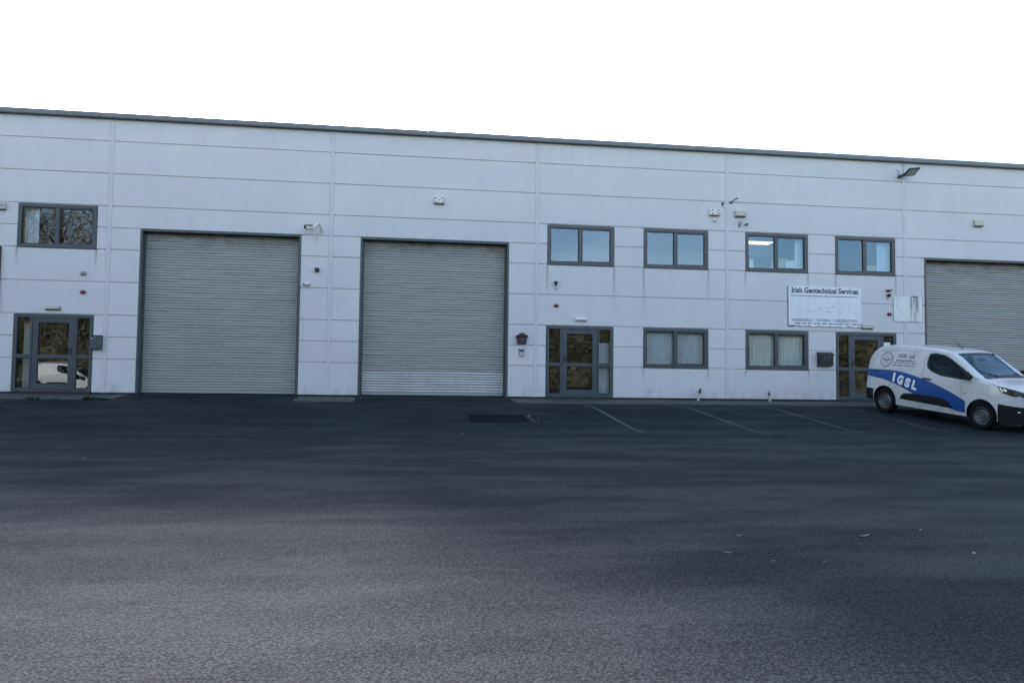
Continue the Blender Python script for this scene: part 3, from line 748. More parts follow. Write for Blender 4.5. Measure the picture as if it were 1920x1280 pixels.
# floodlight with its cables, at the joint under the eaves
e = empty('floodlight', (15.80, 0, 7.04), 'flat dark floodlight with loose cables under the eaves', 'floodlight')
MB().tube([(-.06, -.0, .02), (-.04, -.16, .03), (.02, -.30, .06)], [.055, .05, .05], 10).build('bracket', M['darkgrey'], e)
fl = MB(); ax = Matrix.Rotation(R(-7), 4, 'Y') @ Matrix.Rotation(R(-23), 4, 'X')
c0 = Vector((.10, -.36, .06))
def fb(mb, x0, x1, y0, y1, z0, z1):
    t_ = MB().box(x0, x1, y0, y1, z0, z1); t_.v = [tuple(c0 + (ax @ Vector(p))) for p in t_.v]; mb.add(t_.v, t_.f); return mb
fb(fl, -.17, .19, -.24, .13, -.02, .03)
for i in range(6): fb(fl, -.15 + i * .06, -.137 + i * .06, -.14, .11, .0302, .055)
fl.build('lamp_body', M['black'], e, bevel=0)
fb(MB(), -.145, .165, -.21, .10, -.024, -.0205).build('lamp_glass', M['floodglass'], e)
MB().tube([(-.06, -.03, .06), (-.08, -.05, .16), (-.15, -.03, .24)], .008, 6).build('cable', M['darkgrey'], e)
MB().tube([(.06, -.06, .06), (.10, -.02, .2), (.11, -.02, .47)], .007, 6).build('cable', M['grey'], e)

for i, (z, lab) in enumerate(((3.42, 'upper of two small dark sensors above the right strobe'), (3.285, 'lower of two small dark sensors above the right strobe'))):
    e = empty('wall_sensor', (15.33, 0, z), lab, 'sensor', 'dark sensors above the right strobe')
    MB().box(-.055, .045, -.05, 0, -.03, .03).build('base_plate', M['brown'], e, bevel=.008)
    if i == 0: MB().prism([(-.09, .012), (.13, .034), (.13, .042), (-.09, .03)], 'y', -.12, -.0).build('hood', M['black'], e)
    else: MB().lathe([(0, -.06), (.03, -.055), (.045, .0), (.05, .035), (0, .04)], (0, -.07, .0), 'z', 14).build('lens', M['black'], e)
e = sensor_round(15.315, 3.175, .020, .03, 'card', 'tiny brown button under the two dark sensors', 'button', 'wall_button')

# dark maroon board at the far left
e = empty('sign_board', (-11.5, 0, 2.15), 'dark maroon board cut off by the left edge of the photo', 'sign')
MB().box(-1.0, 1.02, -.06, -.002, 0, 1.745).build('board', M['maroon'], e, bevel=.008)

# company sign, faded in the middle, lower edge peeling
m = noisy('sign_white', (0.70, 0.715, 0.74), (0.63, 0.65, 0.69), 2.0, 0.45, stretch=(2.5, 1, .5)); M['sign'] = m
e = empty('company_sign', (11.985, 0, 2.255), 'white company sign with dark lettering and a faded middle', 'sign')
W, H = 2.415, 1.225
MB().box(0, W, -.022, 0, .02, H).build('sign_panel', M['sign'], e, bevel=.003)
MB().box(-.014, -.001, -.028, 0, .0, H).box(-.014, W * .08, -.028, 0, -.012, .018).build('edge_strip', M['slate'], e)
v = [(.22 + (W - .22) * i / 24, 0, 0) for i in range(25)]
rr = random.Random(5); pk = MB(); lo = [.004 + .014 * math.sin(i * 1.7) + rr.uniform(-.006, .006) for i in range(25)]
pk.add([(p[0], -.024 - .006 * (i % 2), .105) for i, p in enumerate(v)] + [(p[0], -.034 - .012 * (i % 3), lo[i]) for i, p in enumerate(v)], [(i, i + 1, 26 + i, 25 + i) for i in range(24)])
pk.build('peeling_film', M['sign'], e)
tx = MB(); yT = -.0235
def slab_text(mb, txt, x, z, h, y, width):
    flat_text(mb, txt, x, z, h, y, .032, width)
    return mb
slab_text(tx, 'Irish Geotechnical Services', .115, 1.035, .155, yT, 2.205)
# slab serifs on the stems
for (x, w_) in ((.095, .075), (.205, .05), (.275, .05), (.40, .05), (.445, .06), (1.10, .05), (1.335, .05), (1.55, .055), (1.90, .05)):
    tx.box(x, x + w_, yT - .0004, yT - .0002, 1.035, 1.050)
tx.box(.095, .17, yT - .0004, yT - .0002, 1.175, 1.19)
tx.build('heading', M['ink'], e)
MB().box(.075, 2.29, yT - .001, yT, .928, .946).build('rule', M['ink'], e)
for wd_, x, w_ in (('MATERIALS', .12, .66), ('TESTING', .89, .50), ('LABORATORY', 1.49, .80)):
    flat_text(MB(), wd_, x, .150, .085, yT - .0125, .0, w_).build('subheading', M['fadedink'], e)
t3 = MB(); x = .22; rr = random.Random(11)
while x < 2.25:
    wl_ = rr.uniform(.12, .26); k = x
    while k < x + wl_:
        q = rr.uniform(.012, .026); hh = rr.uniform(.020, .036); t3.prism([(k, .070), (k + q, .070), (k + q + .007, .070 + hh), (k + .007, .070 + hh)], 'y', -.0475, -.0465); k += q + rr.uniform(.003, .008)
    x += wl_ + rr.uniform(.035, .07)
tag(t3.build('small_print', M['ink'], e), kind='stuff')
t4 = MB(); rr = random.Random(21)
for i in range(5): t4.box(.55 + i * .085, .58 + i * .085 + rr.uniform(0, .03), yT - .001, yT, .445 + rr.uniform(-.01, .01), .470)
for (x, z, w_, h_) in ((1.0, .57, .05, .035), (.97, .545, .03, .03), (1.18, .58, .27, .012), (1.44, .60, .05, .05), (1.24, .46, .07, .035), (1.33, .43, .05, .04), (1.66, .42, .09, .025), (2.2, .43, .03, .05), (1.0, .49, .10, .012)):
    t4.box(x, x + w_, yT - .001, yT, z, z + h_)
tag(t4.build('faded_print', M['greyprint'], e), kind='stuff')

# blank rounded sign with grime streaks
m = mat('blank_sign', (0.7, 0.7, 0.7), 0.4); t = NT(m); M['blank'] = m
O = t.obj(); s = t.sep(O)
msk = t.math('MULTIPLY', t.ramp(s[0], .53, .58), t.ramp(s[0], .90, .78))
stk = t.ramp(t.noise(O, 15, 3, 0.6, (1, 1, .07)), .40, .54)
msk = t.math('MULTIPLY', t.math('MULTIPLY', msk, stk), t.ramp(s[2], .02, .6, .45, 1))
rad = t.math('SQRT', t.math('ADD', t.math('POWER', t.math('SUBTRACT', s[0], .45), 2), t.math('POWER', t.math('SUBTRACT', s[2], .55), 2)))
arc = t.math('MULTIPLY', t.ramp(t.math('ABSOLUTE', t.math('SUBTRACT', rad, .33)), .010, .022, 1, 0), t.ramp(s[0], .40, .30))
c = t.mix(t.math('MULTIPLY', msk, .95), (0.66, 0.67, 0.66), (0.15, 0.17, 0.15))
t.base(t.mix(t.math('MULTIPLY', arc, .6), c, (0.42, 0.46, 0.52)))
W, H = .965, .785; rr_ = .05; poly = []
for (cx, cz, a0_) in ((W - rr_, H - rr_, 0), (rr_, H - rr_, 90), (rr_, rr_, 180), (W - rr_, rr_, 270)):
    poly += [(cx + rr_ * math.cos(R(a0_ + k * 22.5)), cz + rr_ * math.sin(R(a0_ + k * 22.5))) for k in range(5)]
e = empty('blank_sign', (15.50, 0, 2.475), 'blank white rounded sign with grime streaks left of the right roller door', 'sign')
MB().prism(poly, 'y', -.03, -.014).build('sign_panel', M['blank'], e, bevel=.003)
for x in (.12, .50, .84): MB().lathe([(0, -.008), (.012, -.006), (.014, 0)], (x, -.030, .755), 'y', 10).build('fixing', M['grey'], e)
moss = MB(); rr = random.Random(3)
for i in range(16):
    x = rr.gauss(.73, .06); moss.add([(x - .012, -.03, H - .004), (x + .012, -.03, H - .004), (x, -.02, H + rr.uniform(.012, .04)), (x, -.045, H - .008)], [(0, 1, 2), (0, 3, 2), (1, 3, 2)])
moss.build('moss', M['weed'], e)

# cut outlet pipes at the foot of the wall
def outlet(u, d, h, lean, label, broken=False):
    z = -.055 - .053 * d
    e = empty('outlet_pipe', (u, -d, z), label, 'pipe', 'outlet pipes at the foot of the wall')
    MB().tube([(0, 0, -.02), (lean * .62, 0, h * .62)], .034, 10).build('pipe', M['cream'], e)
    MB().tube([(lean * .60, 0, h * .60), (lean * .80, 0, h * .80)], [.040, .036], 10).build('collar', M['black'], e)
    if broken: MB().tube([(lean * .8, 0, h * .8), (lean * .8 - .04, 0, h * .9), (lean * .8 + .03, -.01, h * 1.02)], [.02, .016, .01], 8).build('broken_end', M['darkgrey'], e)
    else: MB().tube([(lean * .80, 0, h * .80), (lean, 0, h)], [.038, .026], 10).build('pipe_end', M['brown'], e)
outlet(9.04, .12, .36, .085, 'leaning cut pipe with a black end under the second office window')
outlet(11.33, .12, .30, -.035, 'short broken white pipe under the cream blinds', True)

# ------------------------------------------------------------------ fallen leaves and weeds
LV = [(4.16, 16.76), (2.67, 17.27), (4.85, 16.55), (5.3, 16.77), (3.03, 16.66), (4.7, 17.44), (2.02, 14.0), (3.73, 11.18), (.94, 9.71), (1.18, 6.18), (1.37, 7.33), (-6.14, 4.0), (-4.38, 10.97), (2.91, 17.56), (3.31, 17.6),
      (-3.4, 1.9), (5.9, 3.9), (.7, .6), (-.3, .45), (2.4, .5), (-1.3, 4.1), (6.9, 6.3), (9.6, 7.4), (6.1, 10.2)]
LEAF_LABELS = ['broad pale leaf, largest of the leaves on the tarmac at the right', 'pale leaf nearest the bottom, right of the photo centre', 'pale leaf right of the largest leaf', 'pale leaf at the far right, beyond the largest leaf', 'small pale speck of a leaf left of the largest leaf', 'tiny pale leaf at the right, nearest the bottom there', 'thin pale leaf lying flat near the middle of the yard', 'small leaf on the dark tarmac behind the thin pale leaf', 'leaf in the middle of the yard in front of the middle roller door', 'tiny leaf just left of the dark tarmac repair', 'tiny leaf in front of the dark tarmac repair', 'pale leaf in front of the left roller door', 'small leaf alone on the left half of the yard', 'tiny dark leaf just right of the leaf nearest the bottom', 'tiny leaf below and left of the largest leaf', 'leaf beside the short path between the roller doors', 'leaf beside the worn bay line at the middle entrance', 'leaf at the foot of the middle roller door near its centre', 'leaf at the left foot of the middle roller door', 'leaf at the right foot of the middle roller door', 'leaf in front of the short path, between the roller doors', 'leaf lying between two worn bay lines', 'leaf at the far end of the third bay line', 'leaf in the open yard before the office windows']
rr = random.Random(17); lms = []
for k in range(3):
    a = MB(); n = 7; v = []
    for i in range(n + 1):
        x = -1 + 2 * i / n; wd = .42 * (1 - x * x) ** .6 + .02
        for q in (-1, 0, 1): v.append((x, q * wd, .10 * abs(q) + .16 * x * x * rr.uniform(.4, 1.2) + .03))
    a.add(v, [(i * 3 + q, i * 3 + q + 1, i * 3 + q + 4, i * 3 + q + 3) for i in range(n) for q in (0, 1)], True)
    lms.append(a.mesh('fallen_leaf', M['leaf'], sharp=80))
for i, (u, d) in enumerate(LV):
    o = link('fallen_leaf', lms[i % 3], None, (u, -d, zground(u, d) + .006)); sc = (.050 if i == 0 else rr.uniform(.016, .030)) if d > 9 else rr.uniform(.035, .055)
    o.scale = (sc, sc, sc * rr.uniform(.6, 1.2)); o.rotation_euler = (rr.uniform(-.2, .2), rr.uniform(-.15, .15), rr.uniform(0, 6.28))
    tag(o, LEAF_LABELS[i], 'leaf', 'fallen leaves on the tarmac')
def weed(u, d, sz, nb, label, seed):
    rr = random.Random(seed); z = zground(u, d); a = MB()
    for i in range(nb):
        an = rr.uniform(0, 6.28); l = sz * rr.uniform(.5, 1.1); w_ = l * rr.uniform(.10, .2); ox, oy = rr.gauss(0, sz * .7), rr.gauss(0, sz * .15)
        dx, dy = math.cos(an), math.sin(an); k = rr.uniform(.3, .8)
        p = [(ox, oy, 0), (ox + dx * l * .4 - dy * w_, oy + dy * l * .4 + dx * w_, l * k * .8), (ox + dx * l, oy + dy * l, l * k), (ox + dx * l * .4 + dy * w_, oy + dy * l * .4 - dx * w_, l * k * .75)]
        a.add(p, [(0, 1, 2, 3)])
    tag(a.build('weed', M['weed'], None, (u, -d, z)), label, 'weed', 'weeds along the left path')
weed(-8.98, 1.36, .11, 40, 'small bright green weed tuft at the kerb below the left entrance door', 1)
weed(-8.45, 1.36, .07, 26, 'low sparse weed tuft at the kerb just right of the bright green tuft', 2)
weed(-7.65, 1.36, .13, 70, 'wide green weed clump at the kerb below the left letter box', 3)
weed(-7.35, 1.34, .10, 50, 'weed clump at the right end of the left path', 4)
# ------------------------------------------------------------------ van
def pchip(xs,ys):
    xs=np.array(xs,float);ys=np.array(ys,float);h=np.diff(xs);d=np.diff(ys)/h
    m=np.zeros_like(xs);m[0]=d[0];m[-1]=d[-1]
    for i in range(1,len(xs)-1):
        if d[i-1]*d[i]>0:
            w1=2*h[i]+h[i-1];w2=h[i]+2*h[i-1];m[i]=(w1+w2)/(w1/d[i-1]+w2/d[i])
    def f(x):
        x=min(max(x,xs[0]),xs[-1]);i=min(max(int(np.searchsorted(xs,x))-1,0),len(xs)-2)
        t=(x-xs[i])/h[i];t2=t*t;t3=t2*t
        return float((2*t3-3*t2+1)*ys[i]+(t3-2*t2+t)*h[i]*m[i]+(-2*t3+3*t2)*ys[i+1]+(t3-t2)*h[i]*m[i+1])
    return f
vH=pchip([-.73,-.72,-.70,-.66,-.60,-.52,-.42,-.3,0,.6,1.2,1.5,1.7,1.85,2.0,2.68,2.85,3.1,3.3,3.45,3.55,3.62,3.66,3.67],
         [.9,1.05,1.25,1.42,1.56,1.66,1.73,1.775,1.81,1.83,1.82,1.80,1.775,1.73,1.645,1.215,1.165,1.12,1.085,1.05,1.01,.94,.78,.62])
vP=pchip([-.73,-.70,-.6,-.3,0,2.4,2.9,3.2,3.45,3.6,3.67],[.74,.80,.86,.905,.92,.92,.91,.87,.78,.62,.45])
vV=pchip([.2,.35,.6,.85,1.05,1.2,1.4,1.6,1.75,1.85],[.955,.985,1,.995,.978,.95,.89,.82,.765,.73])
vB=pchip([-.73,-.4,0,2.8,3.2,3.67],[.34,.27,.23,.23,.22,.26])
def side_y(x,z): return vP(x)*vV(z)
M['paint'] = mat('van_white', (0.56, 0.565, 0.57), 0.30, 0, 0.5, 0.6)
m = M['paint']; t = NT(m); O = t.obj(); s = t.sep(O)
dirt = t.math('MULTIPLY', t.ramp(s[2], .25, .85, 1, 0), t.ramp(t.noise(O, 4, 6, .65, (1, 1, .7)), .35, .72))
film = t.ramp(t.noise(O, 2.2, 5, .6, (1, 1, .4)), .4, .75, 0, .22)
t.base(t.mix(t.math('MAXIMUM', t.math('MULTIPLY', dirt, .55), film), (0.56, 0.565, 0.57), (0.27, 0.265, 0.25)))
t.set(t.b.inputs['Roughness'], t.ramp(dirt, 0, 1, .28, .6))
M['blue'] = mat('van_blue_film', (0.004, 0.060, 0.235), 0.35, 0, 0.5, 0.3)
M['vwhite'] = mat('van_white_film', (0.74, 0.75, 0.76), 0.4)
M['vink'] = mat('van_dark_print', (0.05, 0.085, 0.16), 0.5)
M['vinkmid'] = mat('van_mid_print', (0.13, 0.17, 0.24), 0.5)
M['tyre'] = mat('tyre_rubber', (0.006, 0.006, 0.0065), 0.9, 0, 0.2)
M['rim'] = noisy('steel_rim', (0.13, 0.135, 0.14), (0.09, 0.095, 0.10), 9, 0.4, 0.6)
M['cabin'] = mat('cabin_dark', (0.022, 0.023, 0.026), 0.8)
M['chrome'] = mat('lamp_chrome', (0.42, 0.44, 0.47), 0.25, 1.0)
M['gap'] = mat('panel_gap', (0.05, 0.055, 0.06), 0.7)
M['crease'] = mat('panel_crease', (0.34, 0.36, 0.39), 0.5)
M['trimblack'] = mat('van_black_plastic', (0.008, 0.0085, 0.0095), 0.75, 0, 0.25)

def section(x, H, zb, grow=0.0):
    """closed ring of (y, z), left side (+y) from bottom centre up to the roof centre, mirrored"""
    r = min(.11, (H - zb) * .3); zs = H - r * .8; half = []
    for k in range(3): half.append((side_y(x, zb) * (k + .001) / 2.3, zb - .0))
    zz_ = [zb + .03 + (zs - zb - .03) * k / 17 for k in range(18)]
    half += [(side_y(x, z) + grow, z) for z in zz_]
    ys = half[-1][0]; rw = min(.13, ys * .22)
    for k in range(1, 8):
        an = math.pi / 2 * k / 7; half.append((ys - rw * (1 - math.cos(an)), zs + r * .62 * math.sin(an)))
    yc, zc = half[-1]; cr = H - zc
    for k in range(1, 9):
        y = yc * (1 - k / 8); half.append((y, zc + cr * (1 - (y / yc) ** 2)))
    half[0] = (0.0, zb)
    return half + [(-y, z) for y, z in half[-2:0:-1]]
def roof_z(x, y):
    H, zb = vH(x), vB(x); s_ = section(x, H, zb)
    h_ = [p for p in s_[20:37] if p[0] >= -1e-6]; h_.sort()
    return float(np.interp(abs(y), [p[0] for p in h_], [p[1] for p in h_]))
def loft(stations, Hf, Bf, grow=0.0):
    a = MB(); rings = [section(x, Hf(x), Bf(x), grow) for x in stations]; n = len(rings[0])
    a.add([(x, y, z) for x, rg in zip(stations, rings) for y, z in rg],
          [(i * n + k, (i + 1) * n + k, (i + 1) * n + (k + 1) % n, i * n + (k + 1) % n) for i in range(len(stations) - 1) for k in range(n)]
          + [tuple(range(n)), tuple((len(stations) - 1) * n + k for k in range(n - 1, -1, -1))], True)
    return a
WIN = [(1.190, 1.60), (1.215, 1.645), (1.341, 1.668), (1.612, 1.645), (1.817, 1.568), (2.20, 1.372), (2.50, 1.205), (2.434, 1.14), (2.069, 1.135), (1.659, 1.159), (1.379, 1.233), (1.235, 1.31), (1.192, 1.42)]
WS = [(-.66, 2.70, 1.205), (.66, 2.70, 1.205), (.60, 1.90, 1.70), (-.60, 1.90, 1.70)]
def cut_polys(vs, fs, xcuts, zcuts):
    bm = bmesh.new(); bv = [bm.verts.new((a, 0, b)) for a, b in vs]
    for f in fs:
        try: bm.faces.new([bv[i] for i in f])
        except ValueError: pass
    bmesh.ops.triangulate(bm, faces=[f for f in bm.faces if len(f.verts) > 4])
    for x in xcuts: bmesh.ops.bisect_plane(bm, geom=bm.verts[:] + bm.edges[:] + bm.faces[:], plane_co=(x, 0, 0), plane_no=(1, 0, 0))
    for z in zcuts: bmesh.ops.bisect_plane(bm, geom=bm.verts[:] + bm.edges[:] + bm.faces[:], plane_co=(0, 0, z), plane_no=(0, 0, 1))
    bm.verts.ensure_lookup_table(); bm.verts.index_update()
    out = [(v.co.x, v.co.z) for v in bm.verts], [tuple(v.index for v in f.verts) for f in bm.faces]
    bm.free(); return out
def on_side(vs, fs, off, side=-1, step=.06):
    xs_ = [v[0] for v in vs]; zs_ = [v[1] for v in vs]
    xc = [k * step * 2 for k in range(-10, 40) if min(xs_) < k * step * 2 < max(xs_)]; zc = [k * step for k in range(0, 40) if min(zs_) < k * step < max(zs_)]
    v2, f2 = cut_polys(vs, fs, xc, zc)
    return [(x, side * (side_y(x, z) + off), z) for x, z in v2], f2
def side_patch(poly, off, thick=0.0, side=-1):
    """outline on the flank as a skin, with a rim when thick"""
    a = MB(); v, f = on_side(poly, [tuple(range(len(poly)))], off, side); a.add(v, f, True)
    if thick:
        n = len(poly); vv = [(x, side * (side_y(x, z) + off), z) for x, z in poly] + [(x, side * (side_y(x, z) + off - thick), z) for x, z in poly]
        a.add(vv, [(i, (i + 1) % n, n + (i + 1) % n, n + i) for i in range(n)])
    return a
def side_line(pts, wd, off, side=-1, mb=None):
    a = mb or MB(); P_ = []
    for i in range(len(pts) - 1):
        m_ = max(1, int(math.hypot(pts[i + 1][0] - pts[i][0], pts[i + 1][1] - pts[i][1]) / .05))
        P_ += [(pts[i][0] + (pts[i + 1][0] - pts[i][0]) * k / m_, pts[i][1] + (pts[i + 1][1] - pts[i][1]) * k / m_) for k in range(m_)]
    P_.append(pts[-1]); v = []
    for i, p in enumerate(P_):
        q0, q1 = P_[max(0, i - 1)], P_[min(len(P_) - 1, i + 1)]; dx, dz = q1[0] - q0[0], q1[1] - q0[1]; l = math.hypot(dx, dz) or 1
        for s_ in (-1, 1):
            x, z = p[0] - dz / l * wd / 2 * s_, p[1] + dx / l * wd / 2 * s_; v.append((x, side * (side_y(x, z) + off), z))
    return a.add(v, [(2 * i, 2 * i + 1, 2 * i + 3, 2 * i + 2) for i in range(len(P_) - 1)], True)
def spline(pts, n=6):
    f = lambda p0, p1, p2, p3, t_: .5 * (2 * p1 + (p2 - p0) * t_ + (2 * p0 - 5 * p1 + 4 * p2 - p3) * t_ ** 2 + (3 * p1 - p0 - 3 * p2 + p3) * t_ ** 3)
    out = []
    for i in range(len(pts) - 1):
        P_ = [pts[max(0, i - 1)], pts[i], pts[i + 1], pts[min(len(pts) - 1, i + 2)]]
        for k in range(n): out.append(tuple(f(*(q[c] for q in P_), k / n) for c in (0, 1)))
    return out + [pts[-1]]

AXR, AXF, RW = 0.0, 2.785, .326
yaw = R(-75.1336)
fv = Vector((math.cos(yaw), math.sin(yaw), .112 * math.sin(yaw))).normalized(); uv = Vector((0, -.112, 1)).normalized(); lv = uv.cross(fv)
van = empty('van', (0, 0, 0), 'white panel van with blue stripe and IGSL lettering by the right entrance door', 'van')
van.matrix_world = Matrix(((fv.x, lv.x, uv.x, 13.7535), (fv.y, lv.y, uv.y, -3.2672), (fv.z, lv.z, uv.z, -.2372), (0, 0, 0, 1)))
st = [-.73, -.725, -.715, -.70, -.68, -.65, -.60, -.54, -.48, -.42, -.36, -.3, -.2] + [-.1 + .1 * i for i in range(16)] + [1.5, 1.6, 1.7, 1.76, 1.82, 1.88, 1.95] + [2.0 + .08 * i for i in range(9)] + [2.7, 2.77, 2.85, 2.95, 3.05, 3.15, 3.22, 3.3, 3.37, 3.43, 3.49, 3.54, 3.58, 3.61, 3.635, 3.655, 3.665, 3.67]
st = sorted(set(round(x, 4) for x in st))
body_me = loft(st, vH, vB).mesh('body', M['paint'], sharp=50)
body = link('body', body_me, van)
def cutter(mb, m_):
    o = link('cutter', mb.mesh('cutter', m_), van); return o
cuts = []
for ax_ in (AXR, AXF):
    for sd in (-1, 1): cuts.append((cutter(MB().lathe([(0, -.26), (.375, -.26), (.375, .26), (0, .26)], (ax_, sd * .83, .345), 'y', 40), M['trimblack']), 'A'))
inner = MB(); ist = [.98] + [1.1 + .1 * i for i in range(17)]
rg = []
for x in ist:
    H = min(vH(x) - .055, 1.9); s_ = [(y * .93, z) for y, z in section(x, max(H, .9), .55)]; rg.append(s_)
n_ = len(rg[0])
inner.add([(x, y, z) for x, q in zip(ist, rg) for y, z in q], [(i * n_ + k, (i + 1) * n_ + k, (i + 1) * n_ + (k + 1) % n_, i * n_ + (k + 1) % n_) for i in range(len(ist) - 1) for k in range(n_)] + [tuple(range(n_)), tuple((len(ist) - 1) * n_ + k for k in range(n_ - 1, -1, -1))])
cuts.append((cutter(inner, M['cabin']), 'C'))
wc = MB().prism(WIN, 'y', -1.3, 1.3); cuts.append((cutter(wc, M['cabin']), 'W'))
nrm = Vector((1.70 - 1.205, 0, 2.70 - 1.90)).normalized()
sc_ = MB(); lo_ = [Vector(p[1:2] + (p[0],) + p[2:]) for p in WS]; lo_ = [Vector((p[1], p[0], p[2])) for p in WS]
sc_.add([p - nrm * .16 for p in lo_] + [p + nrm * .2 for p in lo_], [(0, 1, 2, 3), (7, 6, 5, 4), (0, 4, 5, 1), (1, 5, 6, 2), (2, 6, 7, 3), (3, 7, 4, 0)])
cuts.append((cutter(sc_, M['cabin']), 'S'))
for c_, _ in cuts:
    md = body.modifiers.new('cut', 'BOOLEAN'); md.operation = 'DIFFERENCE'; md.solver = 'EXACT'; md.object = c_
    try: md.material_mode = 'TRANSFER'
    except Exception: pass
dg = bpy.context.evaluated_depsgraph_get(); dg.update()
nm = bpy.data.meshes.new_from_object(body.evaluated_get(dg)); body.modifiers.clear(); body.data = nm; nm.name = 'body'
nm.set_sharp_from_angle(angle=R(40))
for c_, _ in cuts: bpy.data.objects.remove(c_)

# glazing
for sd in (-1, 1):
    side_patch([(1.83 + (x - 1.83) * 1.012, 1.39 + (z - 1.39) * 1.015) for x, z in WIN], .0035, side=sd).build('side_window', M['carglass'], van)
    rim_ = MB(); side_line(WIN + [WIN[0]], .030, .005, sd, rim_); rim_.build('window_seal', M['black'], van)
    # quarter light: the dark front corner behind the mirror
    side_patch([(2.26, 1.345), (2.50, 1.207), (2.435, 1.14), (2.26, 1.137)], .0055, side=sd).build('corner_panel', M['black'], van)
ws = MB(); nxs, nys = 10, 16; v = []
for i in range(nxs + 1):
    x = 1.875 + (2.715 - 1.875) * i / nxs; hw = .615 + (.675 - .615) * i / nxs
    for j in range(nys + 1):
        y = -hw + 2 * hw * j / nys; v.append((x + .004, y, roof_z(x, y) + .004))
ws.add(v, [(i * (nys + 1) + j, (i + 1) * (nys + 1) + j, (i + 1) * (nys + 1) + j + 1, i * (nys + 1) + j + 1) for i in range(nxs) for j in range(nys)], True)
ws.build('windscreen', M['carglass'], van, sharp=60)
wb = MB(); v = []
for (xa, xb_) in ((2.62, 2.735),):
    for j in range(nys + 1):
        y = -.69 + 1.38 * j / nys
        for x in (xa, xb_): v.append((x + .006, y, roof_z(x, y) + .007))
wb.add(v, [(2 * j, 2 * j + 1, 2 * j + 3, 2 * j + 2) for j in range(nys)], True)
v = []
for j in range(nys + 1):
    y = -.63 + 1.26 * j / nys
    for x in (1.865, 1.925): v.append((x + .006, y, roof_z(x, y) + .007))
wb.add(v, [(2 * j, 2 * j + 1, 2 * j + 3, 2 * j + 2) for j in range(nys)], True)
wb.build('screen_border', M['black'], van)
for sg in (-1, 1):
    MB().tube([(2.70, sg * .05 - .2, roof_z(2.70, .1) + .02), (2.55, sg * .30 - .12, roof_z(2.55, .3) + .018)], [.012, .006], 6).build('wiper', M['black'], van)
# cabin: seats, dashboard, wheel, mirror
for sg in (-1, 1):
    s_ = MB(); s_.prism([(-.25, .62), (.30, .66), (.30, .78), (-.15, .76), (-.33, 1.36), (-.45, 1.36), (-.36, .70)], 'y', -.24, .24)
    s_.prism([(-.36, 1.40), (-.30, 1.42), (-.33, 1.60), (-.42, 1.58)], 'y', -.13, .13)
    s_.build('seat', M['cabin'], van, (1.65, sg * .40, 0), bevel=.02)
MB().prism([(2.30, .9), (2.70, .9), (2.70, 1.14), (2.40, 1.17), (2.30, 1.10)], 'y', -.76, .76).build('dashboard', M['cabin'], van, bevel=.02)
sw = MB(); n_ = 20; pts = [(2.16 + .10 * math.sin(2 * math.pi * k / n_) * .5, -.40 + .18 * math.cos(2 * math.pi * k / n_), 1.10 + .17 * math.sin(2 * math.pi * k / n_)) for k in range(n_ + 1)]
sw.tube(pts, .015, 6).build('steering_wheel', M['black'], van)
MB().lathe([(0, -.02), (.09, -.02), (.10, .02), (0, .02)], (2.02, .02, 1.575), 'x', 16, 1.3, .42).build('rear_view_mirror', M['black'], van)
MB().box(1.95, 1.965, -.58, -.40, 1.615, 1.645).build('sun_visor_label', M['grey'], van)

# bumpers and side mouldings
pf = lambda f, lim: (lambda x: min(f(x), lim))
fbst = [3.17, 3.2, 3.25, 3.3, 3.37, 3.43, 3.49, 3.54, 3.58, 3.61, 3.64, 3.66, 3.672]
b_ = MB(); rings = []
for x in fbst:
    top = .66 - .10 * max(0, (x - 3.2)) ; z0_ = vB(x) - .01; q = []
    for k in range(9):
        z = z0_ + (top - z0_) * k / 8; q.append((side_y(x, max(z, .3)) + .012, z))
    rings.append([(x, -y, z) for y, z in q] + [(x, y, z) for y, z in q[::-1]])
n_ = len(rings[0])
b_.add([(p[0] + .010, p[1], p[2]) for q in rings for p in q], [(i * n_ + k, (i + 1) * n_ + k, (i + 1) * n_ + (k + 1) % n_, i * n_ + (k + 1) % n_) for i in range(len(rings) - 1) for k in range(n_)] + [tuple(range(n_)), tuple((len(rings) - 1) * n_ + k for k in range(n_ - 1, -1, -1))], True)
b_.build('front_bumper', M['trimblack'], van, sharp=30)
MB().prism([(3.672, -.42), (3.695, -.40), (3.695, .40), (3.672, .42)], 'z', .30, .50).build('lower_grille', M['black'], van)
for sg in (-1, 1):
    MB().lathe([(0, .03), (.032, .025), (.04, 0), (.04, -.03)], (3.56, sg * .68, .50), 'x', 14).build('fog_light', M['chrome'], van)
b_ = MB(); rings = []
for x in [-.745, -.735, -.71, -.66, -.60, -.52, -.42, -.385]:
    q = []
    for k in range(7):
        z = .30 + (.60 - .30) * k / 6; q.append((side_y(max(x, -.73), z) + .014, z))
    rings.append([(x, -y, z) for y, z in q] + [(x, y, z) for y, z in q[::-1]])
n_ = len(rings[0])
b_.add([p for q in rings for p in q], [(i * n_ + k, (i + 1) * n_ + k, (i + 1) * n_ + (k + 1) % n_, i * n_ + (k + 1) % n_) for i in range(len(rings) - 1) for k in range(n_)] + [tuple(range(n_)), tuple((len(rings) - 1) * n_ + k for k in range(n_ - 1, -1, -1))], True)
b_.build('rear_bumper', M['trimblack'], van, sharp=30)
MOULD = [(.516, .445), (.535, .50), (.575, .555), (.648, .595), (.899, .612), (1.307, .617), (1.727, .603), (1.883, .560), (1.987, .470), (2.038, .413), (1.836, .403), (1.313, .420), (.765, .438)]
for sd in (-1, 1): side_patch(MOULD, .022, .02, sd).build('side_moulding', M['trimblack'], van, sharp=50)
